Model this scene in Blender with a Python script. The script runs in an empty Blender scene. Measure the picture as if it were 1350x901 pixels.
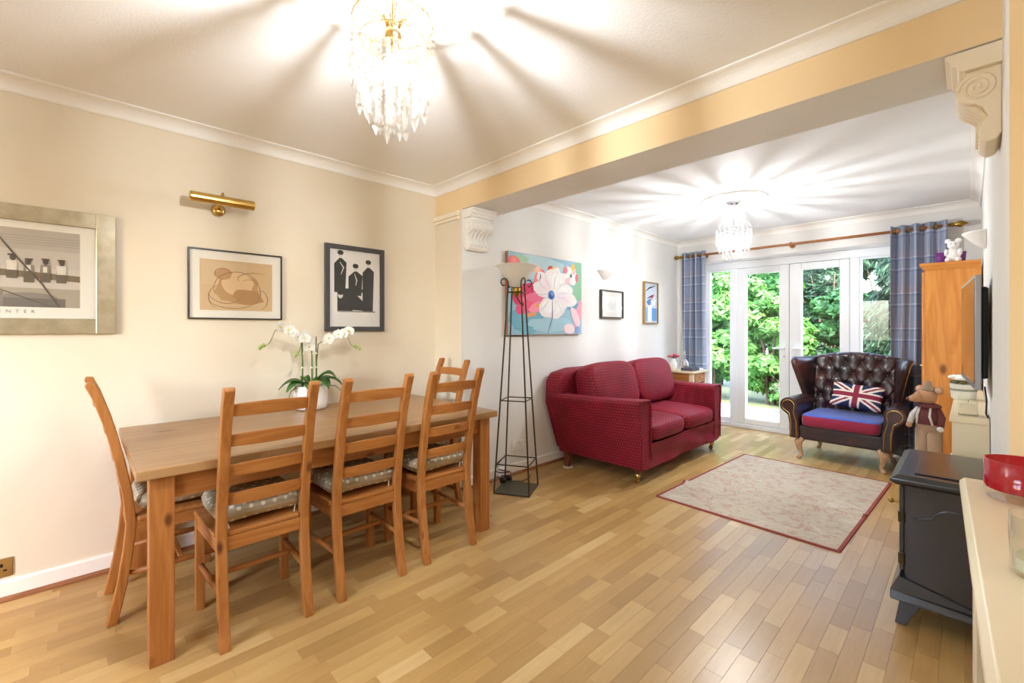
import bpy, math, random
from math import sin, cos, pi, radians, sqrt
from mathutils import Vector, Matrix
random.seed(7)
scene = bpy.context.scene
COL = scene.collection

# ------------------------------------------------------------------ camera, sky, sun, exposure
cam_data = bpy.data.cameras.new('camera')
cam = bpy.data.objects.new('camera', cam_data); COL.objects.link(cam)
cam.location = (0, 0, 1.265); cam.rotation_euler = (radians(90), 0, radians(45.87))
cam_data.sensor_width = 36.0; cam_data.lens = 585 / 1350 * 36
cam_data.shift_y = -15.5 / 1350; cam_data.clip_start = 0.02
scene.camera = cam

world = bpy.data.worlds.new('sky'); scene.world = world; world.use_nodes = True
wn = world.node_tree.nodes; wn.clear()
wo = wn.new('ShaderNodeOutputWorld'); wb = wn.new('ShaderNodeBackground'); ws = wn.new('ShaderNodeTexSky')
ws.sky_type = 'NISHITA'; ws.sun_disc = False; ws.sun_elevation = radians(48); ws.sun_rotation = radians(120)
ws.dust_density = 2.5; ws.air_density = 1.0
wb.inputs[1].default_value = 2.0
world.node_tree.links.new(ws.outputs[0], wb.inputs[0]); world.node_tree.links.new(wb.outputs[0], wo.inputs[0])

sun_d = bpy.data.lights.new('sun', 'SUN'); sun_d.energy = 1.6; sun_d.angle = radians(1.5); sun_d.color = (1, .95, .86)
sun = bpy.data.objects.new('sun', sun_d); COL.objects.link(sun)
sun.rotation_euler = Vector((-.6, .35, -.75)).to_track_quat('-Z', 'Y').to_euler()

def portal(loc, rot, sx, sy):
    d = bpy.data.lights.new('window_portal', 'AREA'); d.shape = 'RECTANGLE'; d.size = sx; d.size_y = sy
    d.cycles.is_portal = True
    o = bpy.data.objects.new('window_portal', d); COL.objects.link(o); o.location = loc; o.rotation_euler = rot
portal((-1.5, 6.30, 1.08), (radians(-90), 0, 0), 2.1, 2.1)
portal((-1.35, -1.97, 1.5), (radians(90), 0, 0), 1.55, 1.15)

CH_W = 51      # dining chandelier watts
CH2_W = 40     # living chandelier watts
vs = scene.view_settings
vs.view_transform = 'Standard'; vs.look = 'None'; vs.gamma = 1; vs.exposure = 1.25
scene.display_settings.display_device = 'sRGB'
try: vs.use_curve_mapping = False
except Exception: pass
try:
    scene.cycles.max_bounces = 10; scene.cycles.diffuse_bounces = 6; scene.cycles.transparent_max_bounces = 24
    scene.cycles.sample_clamp_indirect = 6; scene.cycles.use_denoising = True
    scene.cycles.caustics_reflective = False; scene.cycles.caustics_refractive = False
except Exception: pass

# ------------------------------------------------------------------ materials
def srgb(h):
    h = h.lstrip('#'); c = [int(h[i:i+2], 16) / 255 for i in (0, 2, 4)]
    return tuple(x / 12.92 if x <= .04045 else ((x + .055) / 1.055) ** 2.4 for x in c) + (1,)
class NT:
    def __init__(s, name):
        s.m = bpy.data.materials.new(name); s.m.use_nodes = True; s.t = s.m.node_tree; s.t.nodes.clear()
        s.out = s.n('ShaderNodeOutputMaterial')
    def n(s, typ, **kw):
        x = s.t.nodes.new(typ)
        for k, v in kw.items(): setattr(x, k, v)
        return x
    def l(s, a, b): s.t.links.new(a, b)
    def bsdf(s, col=None, rough=.5, metal=0, spec=.5, **kw):
        b = s.n('ShaderNodeBsdfPrincipled')
        if col is not None:
            if isinstance(col, tuple): b.inputs['Base Color'].default_value = col
            else: s.l(col, b.inputs['Base Color'])
        b.inputs['Roughness'].default_value = rough; b.inputs['Metallic'].default_value = metal
        b.inputs['Specular IOR Level'].default_value = spec
        for k, v in kw.items(): b.inputs[k.replace('_', ' ')].default_value = v
        s.l(b.outputs[0], s.out.inputs[0]); s.b = b; return b
    def math(s, op, a, b=None, c=None):
        m = s.n('ShaderNodeMath', operation=op)
        for i, v in enumerate((a, b, c)):
            if v is None: continue
            if isinstance(v, (int, float)): m.inputs[i].default_value = v
            else: s.l(v, m.inputs[i])
        return m.outputs[0]
    def mix(s, f, a, b, blend='MIX'):
        m = s.n('ShaderNodeMix', data_type='RGBA', blend_type=blend)
        for i, v in ((0, f), (6, a), (7, b)):
            if isinstance(v, (int, float, tuple)): m.inputs[i].default_value = v
            else: s.l(v, m.inputs[i])
        return m.outputs[2]
    def ramp(s, f, stops, interp='LINEAR'):
        r = s.n('ShaderNodeValToRGB'); e = r.color_ramp; e.interpolation = interp
        while len(e.elements) < len(stops): e.elements.new(.5)
        for el, (p, c) in zip(e.elements, stops): el.position = p; el.color = c
        s.l(f, r.inputs[0]); return r.outputs[0]
    def coord(s, kind='Object', scale=(1, 1, 1), rot=(0, 0, 0), loc=None):
        t = s.n('ShaderNodeTexCoord'); mp = s.n('ShaderNodeMapping')
        mp.inputs['Scale'].default_value = scale; mp.inputs['Rotation'].default_value = rot
        s.l(t.outputs[kind], mp.inputs[0])
        if loc is not None: s.l(loc, mp.inputs['Location'])
        return mp.outputs[0]
    def noise(s, vec, scale=5, detail=4, rough=.55, dist=0):
        x = s.n('ShaderNodeTexNoise'); s.l(vec, x.inputs[0]); x.inputs['Scale'].default_value = scale
        x.inputs['Detail'].default_value = detail; x.inputs['Roughness'].default_value = rough; x.inputs['Distortion'].default_value = dist
        return x.outputs[0]
    def bump(s, h, strength=.2, dist=.01):
        b = s.n('ShaderNodeBump'); b.inputs['Strength'].default_value = strength; b.inputs['Distance'].default_value = dist
        s.l(h, b.inputs['Height']); s.l(b.outputs[0], s.b.inputs['Normal'])

MC = {}
def flat(h, rough=.6, metal=0, spec=.4, **kw):
    k = (h, rough, metal, spec, tuple(kw.items()))
    if k not in MC:
        t = NT('plain_' + h.strip('#')); t.bsdf(srgb(h), rough, metal, spec, **kw); MC[k] = t.m
    return MC[k]
def mottled(name, c1, c2, scale=8, rough=.6, bump=.0, bscale=120, metal=0, spec=.4, bdist=.002):
    t = NT(name); v = t.coord(); col = t.ramp(t.noise(v, scale), [(.3, srgb(c1)), (.7, srgb(c2))])
    t.bsdf(col, rough, metal, spec)
    if bump: t.bump(t.noise(v, bscale, 3), bump, bdist)
    return t.m
def wood(name, cols, axis='z', scale=1.0, rough=.42, ring=9, knots=True, spec=.4):
    t = NT(name); o = t.n('ShaderNodeObjectInfo')
    off = t.n('ShaderNodeCombineXYZ'); r = t.math('MULTIPLY', o.outputs['Random'], 37.0)
    for i in range(3): t.l(r, off.inputs[i])
    s = [ring * scale] * 3; s['xyz'.index(axis)] = ring * .07 * scale
    v = t.coord('Object', tuple(s), loc=off.outputs[0])
    big = t.noise(v, 1.2, 3, .5, .6)
    grain = t.math('FRACT', t.math('MULTIPLY', big, 9.0)); grain = t.math('PINGPONG', t.math('MULTIPLY', big, 14.0), 1.0)
    fine = t.noise(v, 9, 4, .6)
    f = t.math('ADD', t.math('MULTIPLY', grain, .45), t.math('MULTIPLY', fine, .55))
    col = t.ramp(f, [(.15, srgb(cols[0])), (.5, srgb(cols[1])), (.85, srgb(cols[2]))])
    if knots:
        s2 = [9 * scale] * 3; s2['xyz'.index(axis)] = 4.5 * scale
        vo = t.n('ShaderNodeTexVoronoi'); t.l(t.coord('Object', tuple(s2), loc=off.outputs[0]), vo.inputs[0]); vo.inputs['Scale'].default_value = .8
        kf = t.ramp(vo.outputs['Distance'], [(.05, (1, 1, 1, 1)), (.13, (0, 0, 0, 1))])
        col = t.mix(kf, col, srgb('#5a2c10'))
    col = t.mix(t.math('MULTIPLY', o.outputs['Random'], .22), col, srgb(cols[0]))
    t.bsdf(col, rough, 0, spec); t.bump(f, .06, .002)
    return t.m
PINE = ('#9c5f2a', '#ab6e35', '#b87c42')
TOPC = ('#987044', '#a67d50', '#b38b5e')
M = {}
for a in 'xyz':
    M['pine_' + a] = wood('pine_' + a, PINE, a)
    M['honey_' + a] = wood('honey_pine_' + a, ('#c77d35', '#dd9444', '#e9a555'), a, .6)
M['tabletop'] = wood('table_pine', TOPC, 'y', .6, rough=.3)
M['darkwood'] = wood('dark_walnut', ('#4a2212', '#6a3319', '#82461f'), 'z', 1, knots=False)
M['polewood'] = wood('pole_wood', ('#8f5a33', '#a87042', '#b98250'), 'x', 2, knots=False)
M['limed'] = wood('limed_wood', ('#a9805c', '#c19b76', '#d0ae8a'), 'z', 2, knots=False)
M['cream_wall'] = mottled('cream_wall_paint', '#e3d8c2', '#e6dcc8', 3, .85, .12, 160)
M['beam_paint'] = mottled('warm_cream_paint', '#ecd2a4', '#efd6aa', 3, .85, .1, 160)
M['white_wall'] = mottled('off_white_wall_paint', '#e6e5e1', '#e9e8e4', 3, .85, .1, 160)
M['ceiling'] = mottled('ceiling_paint', '#f2f2f0', '#f4f4f3', 4, .9, .35, 110, bdist=.004)
M['ceiling2'] = mottled('white_ceiling_paint', '#f0f2f3', '#f3f5f6', 4, .9, .15, 110)
M['plaster'] = mottled('white_plaster', '#f2f0ea', '#f5f3ee', 5, .7, .1, 60)
M['corbel'] = mottled('cream_plaster', '#f0e4cb', '#f3e8d1', 5, .7, .1, 60)
M['upvc'] = flat('#eef0f2', .25, 0, .5)
M['brass'] = mottled('polished_brass', '#c4a054', '#dcbc74', 10, .25, metal=1)
M['oldbrass'] = mottled('old_brass', '#9a7b35', '#b8964c', 20, .35, metal=1)
M['iron'] = mottled('bronzed_iron', '#4a4330', '#5c533c', 20, .4, .1, 200, metal=.8)
M['slate'] = mottled('dark_base_plate', '#4d4a3c', '#5a5645', 20, .45, .1, 200, metal=.4)
M['black'] = flat('#1b1a1c', .45)
M['stove'] = mottled('black_stove_paint', '#1f2022', '#28292b', 30, .22, .05, 300, spec=1.0)
M['silver'] = mottled('brushed_pewter', '#b3a98f', '#d0c8b2', 14, .28, .05, 200, metal=.85)
M['chrome'] = flat('#d5d7da', .12, 1)
M['cream_lacquer'] = flat('#e6d5b4', .3, 0, .5)
M['cream_unit'] = flat('#e3d2ae', .35, 0, .45)
M['ceramic'] = flat('#f2f2f0', .15, 0, .5)
M['skirt_wood'] = wood('skirting_wood', ('#7d5030', '#936240', '#a3724c'), 'y', 2, knots=False)

def glassy(name, tint=(1, 1, 1, 1), gloss=.06, rough=.02, fres=True, diff=0, dcol=(1, 1, 1, 1)):
    t = NT(name); tr = t.n('ShaderNodeBsdfTransparent'); tr.inputs[0].default_value = tint
    g = t.n('ShaderNodeBsdfGlossy'); g.inputs['Roughness'].default_value = rough
    mx = t.n('ShaderNodeMixShader')
    if fres:
        f = t.n('ShaderNodeFresnel'); g2 = t.n('ShaderNodeNewGeometry')   # same reflectance on both faces of a thin pane
        t.l(t.math('MULTIPLY_ADD', g2.outputs['Backfacing'], 1 / 1.45 - 1.45, 1.45), f.inputs[0]); t.l(f.outputs[0], mx.inputs[0])
    else: mx.inputs[0].default_value = gloss
    t.l(tr.outputs[0], mx.inputs[1]); t.l(g.outputs[0], mx.inputs[2]); last = mx.outputs[0]
    if diff:
        d = t.n('ShaderNodeBsdfTranslucent'); d.inputs[0].default_value = dcol
        d2 = t.n('ShaderNodeBsdfDiffuse'); d2.inputs[0].default_value = dcol
        md = t.n('ShaderNodeMixShader'); t.l(d.outputs[0], md.inputs[1]); t.l(d2.outputs[0], md.inputs[2])
        m2 = t.n('ShaderNodeMixShader'); m2.inputs[0].default_value = diff
        t.l(last, m2.inputs[1]); t.l(md.outputs[0], m2.inputs[2]); last = m2.outputs[0]
    t.l(last, t.out.inputs[0]); return t.m
M['pane'] = glassy('window_glass')
M['picture_glass'] = glassy('picture_glass')
M['tumbler'] = glassy('clear_glass', (.97, .98, .97, 1), fres=True)
M['crystal'] = glassy('crystal', (1, .99, .97, 1), .38, .12, False, .004, (1, .98, .94, 1))
M['redglass'] = glassy('red_glass', (.85, .03, .06, 1), .12, .05, False, .6, (.72, .02, .05, 1))
M['purpleglass'] = glassy('purple_glass', (.5, .12, .6, 1), .1, .05, False, .55, (.42, .08, .5, 1))
M['bowl_glass'] = glassy('frosted_glass', (1, 1, 1, 1), .08, .3, False, .85, (.93, .92, .88, 1))
def lit_bulb():
    t = NT('lit_bulb'); e = t.n('ShaderNodeEmission'); e.inputs[0].default_value = (1, .96, .88, 1); e.inputs[1].default_value = 30
    tr = t.n('ShaderNodeBsdfTransparent'); mx = t.n('ShaderNodeMixShader'); mx.inputs[0].default_value = .12
    t.l(tr.outputs[0], mx.inputs[1]); t.l(e.outputs[0], mx.inputs[2]); t.l(mx.outputs[0], t.out.inputs[0]); return t.m
M['bulb'] = lit_bulb()

def floor_mat():
    t = NT('oak_parquet'); o = t.n('ShaderNodeObjectInfo'); g = t.n('ShaderNodeNewGeometry')
    rnd = t.math('FRACT', t.math('ADD', o.outputs['Random'], g.outputs['Random Per Island']))
    off = t.n('ShaderNodeCombineXYZ'); r = t.math('MULTIPLY', rnd, 53.0)
    for i in range(3): t.l(r, off.inputs[i])
    v = t.coord('Object', (26, 1.6, 26), loc=off.outputs[0])
    big = t.noise(v, .9, 3, .5, .8); fine = t.noise(v, 6, 5, .65)
    f = t.math('ADD', t.math('MULTIPLY', big, .5), t.math('MULTIPLY', fine, .5))
    tone = t.ramp(rnd, [(0, srgb('#a9854e')), (.25, srgb('#b48f55')), (.6, srgb('#bd985d')), (.88, srgb('#c7a468')), (1, srgb('#d4b47c'))])
    col = t.mix(t.ramp(f, [(.35, (0, 0, 0, 1)), (.75, (.35, .35, .35, 1))]), tone, srgb('#8a6136'))
    t.bsdf(col, .31, 0, .5); t.bump(f, .04, .002); return t.m
M['oak'] = floor_mat()

def dots(name, base, dot, n=9, r=.16, rough=.7, base2=None, sheen=0, soft=.03, stagger=True):
    t = NT(name); v = t.coord('UV', (n, n, n)); s = t.n('ShaderNodeSeparateXYZ'); t.l(v, s.inputs[0])
    row = t.math('FLOOR', s.outputs[1])
    u = t.math('ADD', s.outputs[0], t.math('MULTIPLY', row, .5 if stagger else 0))
    a = t.math('SUBTRACT', t.math('FRACT', u), .5); b = t.math('SUBTRACT', t.math('FRACT', s.outputs[1]), .5)
    d = t.math('SQRT', t.math('ADD', t.math('MULTIPLY', a, a), t.math('MULTIPLY', b, b)))
    k = t.ramp(d, [(r, (1, 1, 1, 1)), (r + soft, (0, 0, 0, 1))])
    bc = srgb(base)
    if base2: bc = t.ramp(t.noise(t.coord(), 6, 3), [(.35, srgb(base)), (.65, srgb(base2))])
    col = t.mix(k, bc, srgb(dot)); t.bsdf(col, rough, 0, .25)
    if sheen:
        t.b.inputs['Sheen Weight'].default_value = sheen; t.b.inputs['Sheen Roughness'].default_value = .4
        t.b.inputs['Sheen Tint'].default_value = srgb('#ff6a9a')
    t.bump(t.noise(t.coord(), 260, 2), .15, .001); return t.m
M['sofa'] = dots('crimson_dotted_velvet', '#6e0820', '#a0602a', 40, .12, .6, '#800b28', .12)
M['cushion'] = dots('spotted_taupe_cotton', '#ac9c7c', '#e6ddc8', 22, .15, .75, '#b8a98c', 0, .05)

def plaid():
    t = NT('blue_plaid_wool'); v = t.coord('UV'); s = t.n('ShaderNodeSeparateXYZ'); t.l(v, s.inputs[0])
    A, B, C, D = srgb('#98a3b8'), srgb('#7d8dab'), srgb('#d0d8e4'), srgb('#a8a6b6')
    st = [(0, A), (.16, D), (.24, B), (.44, A), (.49, C), (.53, B), (.72, D), (.86, C), (.9, B)]
    st2 = [(0, A), (.3, B), (.36, C), (.41, A), (.62, B), (.68, C), (.72, D), (.9, A)]
    a = t.ramp(t.math('FRACT', t.math('MULTIPLY', s.outputs[0], 2.6)), st, 'CONSTANT')
    b = t.ramp(t.math('FRACT', t.math('MULTIPLY', s.outputs[1], 2.9)), st2, 'CONSTANT')
    col = t.mix(.5, a, b); t.bsdf(col, .85, 0, .15)
    t.bump(t.noise(t.coord('UV'), 400, 2), .1, .001)
    return t.m
M['plaid'] = plaid()
def leather():
    t = NT('oxblood_leather'); v = t.coord()
    col = t.ramp(t.noise(v, 5, 4), [(.3, srgb('#21181a')), (.55, srgb('#38211f')), (.75, srgb('#572a28'))])
    t.bsdf(col, .3, 0, .55); t.bump(t.noise(v, 180, 3), .12, .001); return t.m
M['leather'] = leather()
def rugmat():
    t = NT('faded_rug_weave'); v = t.coord('Object', (1, 1, 1))
    n1 = t.noise(v, 4, 5, .65, 1.5); n2 = t.noise(v, 13, 4, .6, 1.2); n3 = t.noise(t.coord('Object', (1, 14, 1)), 9, 4, .7)
    base = t.ramp(n3, [(.3, srgb('#a99c88')), (.6, srgb('#c4b9a6'))])
    k = t.ramp(n2, [(.52, (0, 0, 0, 1)), (.6, (.5, .5, .5, 1)), (.65, (0, 0, 0, 1))])
    col = t.mix(k, base, srgb('#a65f56'))
    k2 = t.ramp(n1, [(.55, (0, 0, 0, 1)), (.68, (.5, .5, .5, 1))])
    col = t.mix(k2, col, srgb('#cfc6b6')); t.bsdf(col, .9, 0, .1); t.bump(t.noise(v, 220, 2), .4, .003); return t.m
M['rug'] = rugmat()
def leafmat(name, c1, c2, c3, rough=.45):
    t = NT(name); g = t.n('ShaderNodeNewGeometry')
    col = t.ramp(g.outputs['Random Per Island'], [(0, srgb(c1)), (.5, srgb(c2)), (1, srgb(c3))])
    b = t.bsdf(col, rough, 0, .4)
    tr = t.n('ShaderNodeBsdfTranslucent'); t.l(col, tr.inputs[0]); mx = t.n('ShaderNodeMixShader'); mx.inputs[0].default_value = .3
    t.l(b.outputs[0], mx.inputs[1]); t.l(tr.outputs[0], mx.inputs[2]); t.l(mx.outputs[0], t.out.inputs[0]); return t.m
M['leaf_bright'] = leafmat('bright_green_leaves', '#386b28', '#548a3a', '#78a856')
M['leaf_mid'] = leafmat('mid_green_leaves', '#27532a', '#3b6e37', '#588c4b')
M['leaf_dark'] = leafmat('dark_conifer_needles', '#18301d', '#284830', '#456a4a', .6)
M['bark'] = mottled('bark', '#4a3a2a', '#65523d', 20, .9, .4, 60)

# ------------------------------------------------------------------ mesh helpers
class MB:
    def __init__(s): s.v = []; s.f = []; s.mi = []; s.cur = 0
    def add(s, vs, fs):
        o = len(s.v); s.v += [tuple(p) for p in vs]
        for f in fs: s.f.append([o + i for i in f]); s.mi.append(s.cur)
        return s
    def box(s, x0, x1, y0, y1, z0, z1):
        return s.add([(x0, y0, z0), (x1, y0, z0), (x1, y1, z0), (x0, y1, z0), (x0, y0, z1), (x1, y0, z1), (x1, y1, z1), (x0, y1, z1)],
                     [(3, 2, 1, 0), (4, 5, 6, 7), (0, 1, 5, 4), (1, 2, 6, 5), (2, 3, 7, 6), (3, 0, 4, 7)])
    def cbox(s, c, h, rot=None):
        b = [Vector((sx * h[0], sy * h[1], sz * h[2])) for sz in (-1, 1) for sx, sy in ((-1, -1), (1, -1), (1, 1), (-1, 1))]
        if rot is not None: b = [rot @ p for p in b]
        return s.add([p + Vector(c) for p in b], [(3, 2, 1, 0), (4, 5, 6, 7), (0, 1, 5, 4), (1, 2, 6, 5), (2, 3, 7, 6), (3, 0, 4, 7)])
    def loft(s, rings, cap=True, closed=True):
        n = len(rings[0]); vs = [p for r in rings for p in r]; fs = []
        for i in range(len(rings) - 1):
            for j in range(n if closed else n - 1):
                k = (j + 1) % n; fs.append((i * n + j, i * n + k, (i + 1) * n + k, (i + 1) * n + j))
        if cap: fs.append(tuple(range(n))[::-1]); fs.append(tuple((len(rings) - 1) * n + j for j in range(n)))
        return s.add(vs, fs)
    def prism(s, poly, axis, a, b):
        def P(p, c): return {'x': (c, p[0], p[1]), 'y': (p[0], c, p[1]), 'z': (p[0], p[1], c)}[axis]
        return s.loft([[P(p, a) for p in poly], [P(p, b) for p in poly]])
    def tube(s, pts, r, n=8, cap=True):
        pts = [Vector(p) for p in pts]; rs = r if isinstance(r, (list, tuple)) else [r] * len(pts); rings = []
        t0 = (pts[1] - pts[0]).normalized(); up = Vector((0, 0, 1)) if abs(t0.z) < .9 else Vector((1, 0, 0)); u = t0.cross(up).normalized()
        for i, p in enumerate(pts):
            t = (pts[min(i + 1, len(pts) - 1)] - pts[max(i - 1, 0)]).normalized()
            u = (u - t * u.dot(t)).normalized(); w = t.cross(u)
            rings.append([p + (u * cos(2 * pi * k / n) + w * sin(2 * pi * k / n)) * rs[i] for k in range(n)])
        return s.loft(rings, cap)
    def lathe(s, prof, n=24, c=(0, 0, 0), cap=True):
        return s.loft([[(c[0] + r * cos(2 * pi * k / n), c[1] + r * sin(2 * pi * k / n), c[2] + z) for k in range(n)] for r, z in prof], cap)
    def ball(s, c, r, nu=16, nv=10, e1=1, e2=1, rot=None):
        if not isinstance(r, (list, tuple)): r = (r,) * 3
        def pw(x, e): return math.copysign(abs(x) ** e, x)
        rings = []
        for i in range(nv + 1):
            ph = -pi / 2 + pi * i / nv; ph = max(-pi / 2 + .02, min(pi / 2 - .02, ph)); ring = []
            for k in range(nu):
                th = 2 * pi * k / nu
                p = Vector((r[0] * pw(cos(ph), e1) * pw(cos(th), e2), r[1] * pw(cos(ph), e1) * pw(sin(th), e2), r[2] * pw(sin(ph), e1)))
                if rot is not None: p = rot @ p
                ring.append(p + Vector(c))
            rings.append(ring)
        return s.loft(rings)
    def grid(s, fn, nu, nv):
        vs = [fn(i / nu, j / nv) for j in range(nv + 1) for i in range(nu + 1)]
        return s.add(vs, [(j * (nu + 1) + i, j * (nu + 1) + i + 1, (j + 1) * (nu + 1) + i + 1, (j + 1) * (nu + 1) + i) for j in range(nv) for i in range(nu)])
    def build(s, name, mat, parent=None, smooth=False, bevel=0, seg=2, sub=0, uv=None, loc=None, uvs=None):
        me = bpy.data.meshes.new(name); me.from_pydata(s.v, [], s.f)
        mats = mat if isinstance(mat, (list, tuple)) else [mat]
        for m in mats: me.materials.append(M[m] if isinstance(m, str) else m)
        if len(mats) > 1: me.polygons.foreach_set('material_index', s.mi)
        me.update()
        if smooth: me.polygons.foreach_set('use_smooth', [True] * len(me.polygons))
        if uvs or uv:
            L = me.uv_layers.new(name='UVMap')
            for p in me.polygons:
                nrm = p.normal; ax = max(range(3), key=lambda i: abs(nrm[i]))
                for li in p.loop_indices:
                    vi = me.loops[li].vertex_index
                    if uvs: L.data[li].uv = uvs[vi]
                    else:
                        q = me.vertices[vi].co
                        L.data[li].uv = ((q.y, q.z), (q.x, q.z), (q.x, q.y))[ax]
        o = bpy.data.objects.new(name, me); COL.objects.link(o)
        if parent is not None: o.parent = parent
        if loc is not None: o.location = loc
        if bevel:
            b = o.modifiers.new('bevel', 'BEVEL'); b.width = bevel; b.segments = seg; b.limit_method = 'ANGLE'; b.angle_limit = radians(35)
        if sub:
            b = o.modifiers.new('sub', 'SUBSURF'); b.levels = sub; b.render_levels = sub
        return o
def thing(name, label, cat, loc=(0, 0, 0), rz=0, group=None):
    o = bpy.data.objects.new(name, None); COL.objects.link(o); o.empty_display_size = .1
    o.location = loc; o.rotation_euler = (0, 0, rz); return tag(o, label, cat, group)
def tag(o, label, cat, group=None):
    o['label'] = label; o['category'] = cat
    if group: o['group'] = group
    return o
def struct(o, label=None, cat=None):
    o['kind'] = 'structure'
    if label: o['label'] = label
    if cat: o['category'] = cat
    return o
def kids(o): return [c for c in COL.objects if c.parent == o]
def copy_tree(o, parent=None):
    c = o.copy(); COL.objects.link(c); c.parent = parent
    for ch in kids(o): copy_tree(ch, c)
    return c
def B(*a): return MB().box(*a)
def rotm(axis, deg): return Matrix.Rotation(radians(deg), 3, axis)

XW, XL, XR, XD = -3.14, -2.78, .075, .47   # dining left wall, living left wall, living right wall, dining right wall
YB, YBB, YW, YD, YF = 2.15, 2.49, 5.85, 6.17, -1.8
ZC, ZS = 2.45, 2.215

# ------------------------------------------------------------------ the shell
floor = struct(B(XW - .15, XD + .15, YF - .1, 6.25, -.12, -.014).build('floor', flat('#6a4826')), 'light oak strip parquet floor', 'floor')
def plank_mesh(L, W, c=.0004, h=.014):
    m = MB(); g = .00025
    x0, x1, y0, y1 = -W / 2 + g, W / 2 - g, g, L - g
    vs = [(x0, y0, -h), (x1, y0, -h), (x1, y1, -h), (x0, y1, -h), (x0, y0, -c), (x1, y0, -c), (x1, y1, -c), (x0, y1, -c),
          (x0 + c, y0 + c, 0), (x1 - c, y0 + c, 0), (x1 - c, y1 - c, 0), (x0 + c, y1 - c, 0)]
    fs = [(8, 9, 10, 11)] + [(4 + i, 4 + (i + 1) % 4, 8 + (i + 1) % 4, 8 + i) for i in range(4)] + [(i, (i + 1) % 4, 4 + (i + 1) % 4, 4 + i) for i in range(4)]
    return m.add(vs, fs)
LENS = (.2, .28, .36, .44, .54)
SW = .068
pl = []
x = XW + SW / 2; row = 0
while x < XD + SW:
    y = YF - random.random() * .5
    while y < 6.2:
        L = random.choice(LENS); pl.append((x, y, L)); y += L
    x += SW; row += 1
def shown(p):
    X, Y = p[0], p[1] + p[2] / 2
    d = -.7178 * X + .6963 * Y; r = .6963 * X + .7178 * Y
    if d < .5 or abs(r / d) > 1.16 or 1.265 / d > .83: return 0
    if Y > 5.6: return 0
    if X < -2.0 and -.1 < Y < 1.9: return .05 * p[2] / d ** 3
    return p[2] / d ** 3
pl.sort(key=shown, reverse=True)
pmesh = {}
for i, (px, py, L) in enumerate(pl[:300]):
    if L not in pmesh:
        o = plank_mesh(L, SW).build('plank', 'oak', floor); pmesh[L] = o.data
    else:
        o = bpy.data.objects.new('plank', pmesh[L]); COL.objects.link(o); o.parent = floor
    o.location = (px, py, 0)
mb = MB()
for px, py, L in pl[300:]:
    q = plank_mesh(L, SW); mb.add([(a + px, b + py, c) for a, b, c in q.v], q.f)
o = mb.build('plank_field', 'oak', floor); o['kind'] = 'stuff'

def wall(name, mat, *boxes, label=None):
    m = MB()
    for b in boxes: m.box(*b)
    return struct(m.build(name, mat), label, 'wall')
wall('wall_dining_left', 'cream_wall', (XW - .15, XW, YF - .15, YB, 0, ZC))
wall('wall_living_left', 'white_wall', (XW - .15, XL, YB, 6.25, 0, ZC))
wall('wall_back', 'white_wall', (XL, -2.54, YW, 6.25, 0, ZC), (-.48, XR, YW, 6.25, 0, ZC), (-2.54, -.48, YW, 6.25, 2.15, ZC))
wall('wall_living_right', 'white_wall', (XR, XD + .15, YBB, 6.25, 0, ZC))
wall('wall_pier_right', ['beam_paint', 'white_wall'], (XR, XD + .15, 1.8, YBB, 0, ZC)).data.polygons[5].material_index = 1
wall('wall_dining_right', 'cream_wall', (XD, XD + .15, YF, 1.8, 0, ZC))
wx0, wx1, wz0, wz1 = -2.1, -.6, .95, 2.05  # opening for the added front window, sized by how much daylight it admits
wall('wall_front', 'cream_wall', (XW, wx0, YF - .15, YF, 0, ZC), (wx1, XD, YF - .15, YF, 0, ZC), (wx0, wx1, YF - .15, YF, 0, wz0), (wx0, wx1, YF - .15, YF, wz1, ZC))
bm_ = MB().box(XL if 0 else XW, XR, YB, YB + .004, ZS, ZC)
struct(B(XW, XR, YB - .002, YBB, ZS + .001, ZC).build('beam_front', ['beam_paint', 'white_wall']), 'cream painted ceiling beam between the two rooms', 'beam')
bb = bpy.data.objects['beam_front']; bb.name = 'trim_1'
bb.data.polygons[0].material_index = 1; bb.data.polygons[4].material_index = 1
struct(B(XW - .15, XD + .15, YF - .15, YB + .1, ZC, ZC + .1).build('ceiling_dining', 'ceiling'), 'textured white dining room ceiling', 'ceiling')
struct(B(XW - .15, XD + .15, YB + .1, 6.25, ZC, ZC + .1).build('ceiling_living', 'ceiling2'), 'smooth white living room ceiling', 'ceiling')
# pier cover in dining paint (front of the left pier)
struct(B(XW, XL, YB - .006, YB, 0, ZS).build('wall_pier_left', 'cream_wall'), 'narrow cream pier beside the framed monochrome print', 'wall')
tn = [1]
def trim(mb_, mat, label, **kw):
    tn[0] += 1; return struct(mb_.build('trim_%d' % tn[0], mat, **kw), label, 'moulding')
def cove(axis, lo, hi, base, sgn, drop=.068, proj=.075):
    pts = [(0, 0), (0, -drop), (.008, -drop), (.012, -drop + .008)]
    for i in range(7):
        a = pi / 2 * i / 6; pts.append((.012 + (proj - .022) * (1 - cos(a)), -drop + .012 + (drop - .022) * sin(a)))
    pts += [(proj - .006, -.008), (proj, -.008), (proj, 0)]
    return MB().prism([(base + sgn * a, ZC + b) for a, b in pts], axis, lo, hi)
trim(cove('y', YF, YB, XW, 1), 'plaster', 'white coved cornice above the dining pictures')
trim(cove('x', XW, XD, YB - .002, -1), 'plaster', 'white coved cornice along the top of the beam')
trim(cove('y', YBB, YW, XL, 1), 'plaster', 'white coved cornice above the flower painting')
trim(cove('x', XL, XR, YW, -1), 'plaster', 'white coved cornice above the curtain pole')
trim(cove('y', YBB, YW, XR, -1), 'plaster', 'white coved cornice above the television')
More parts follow.
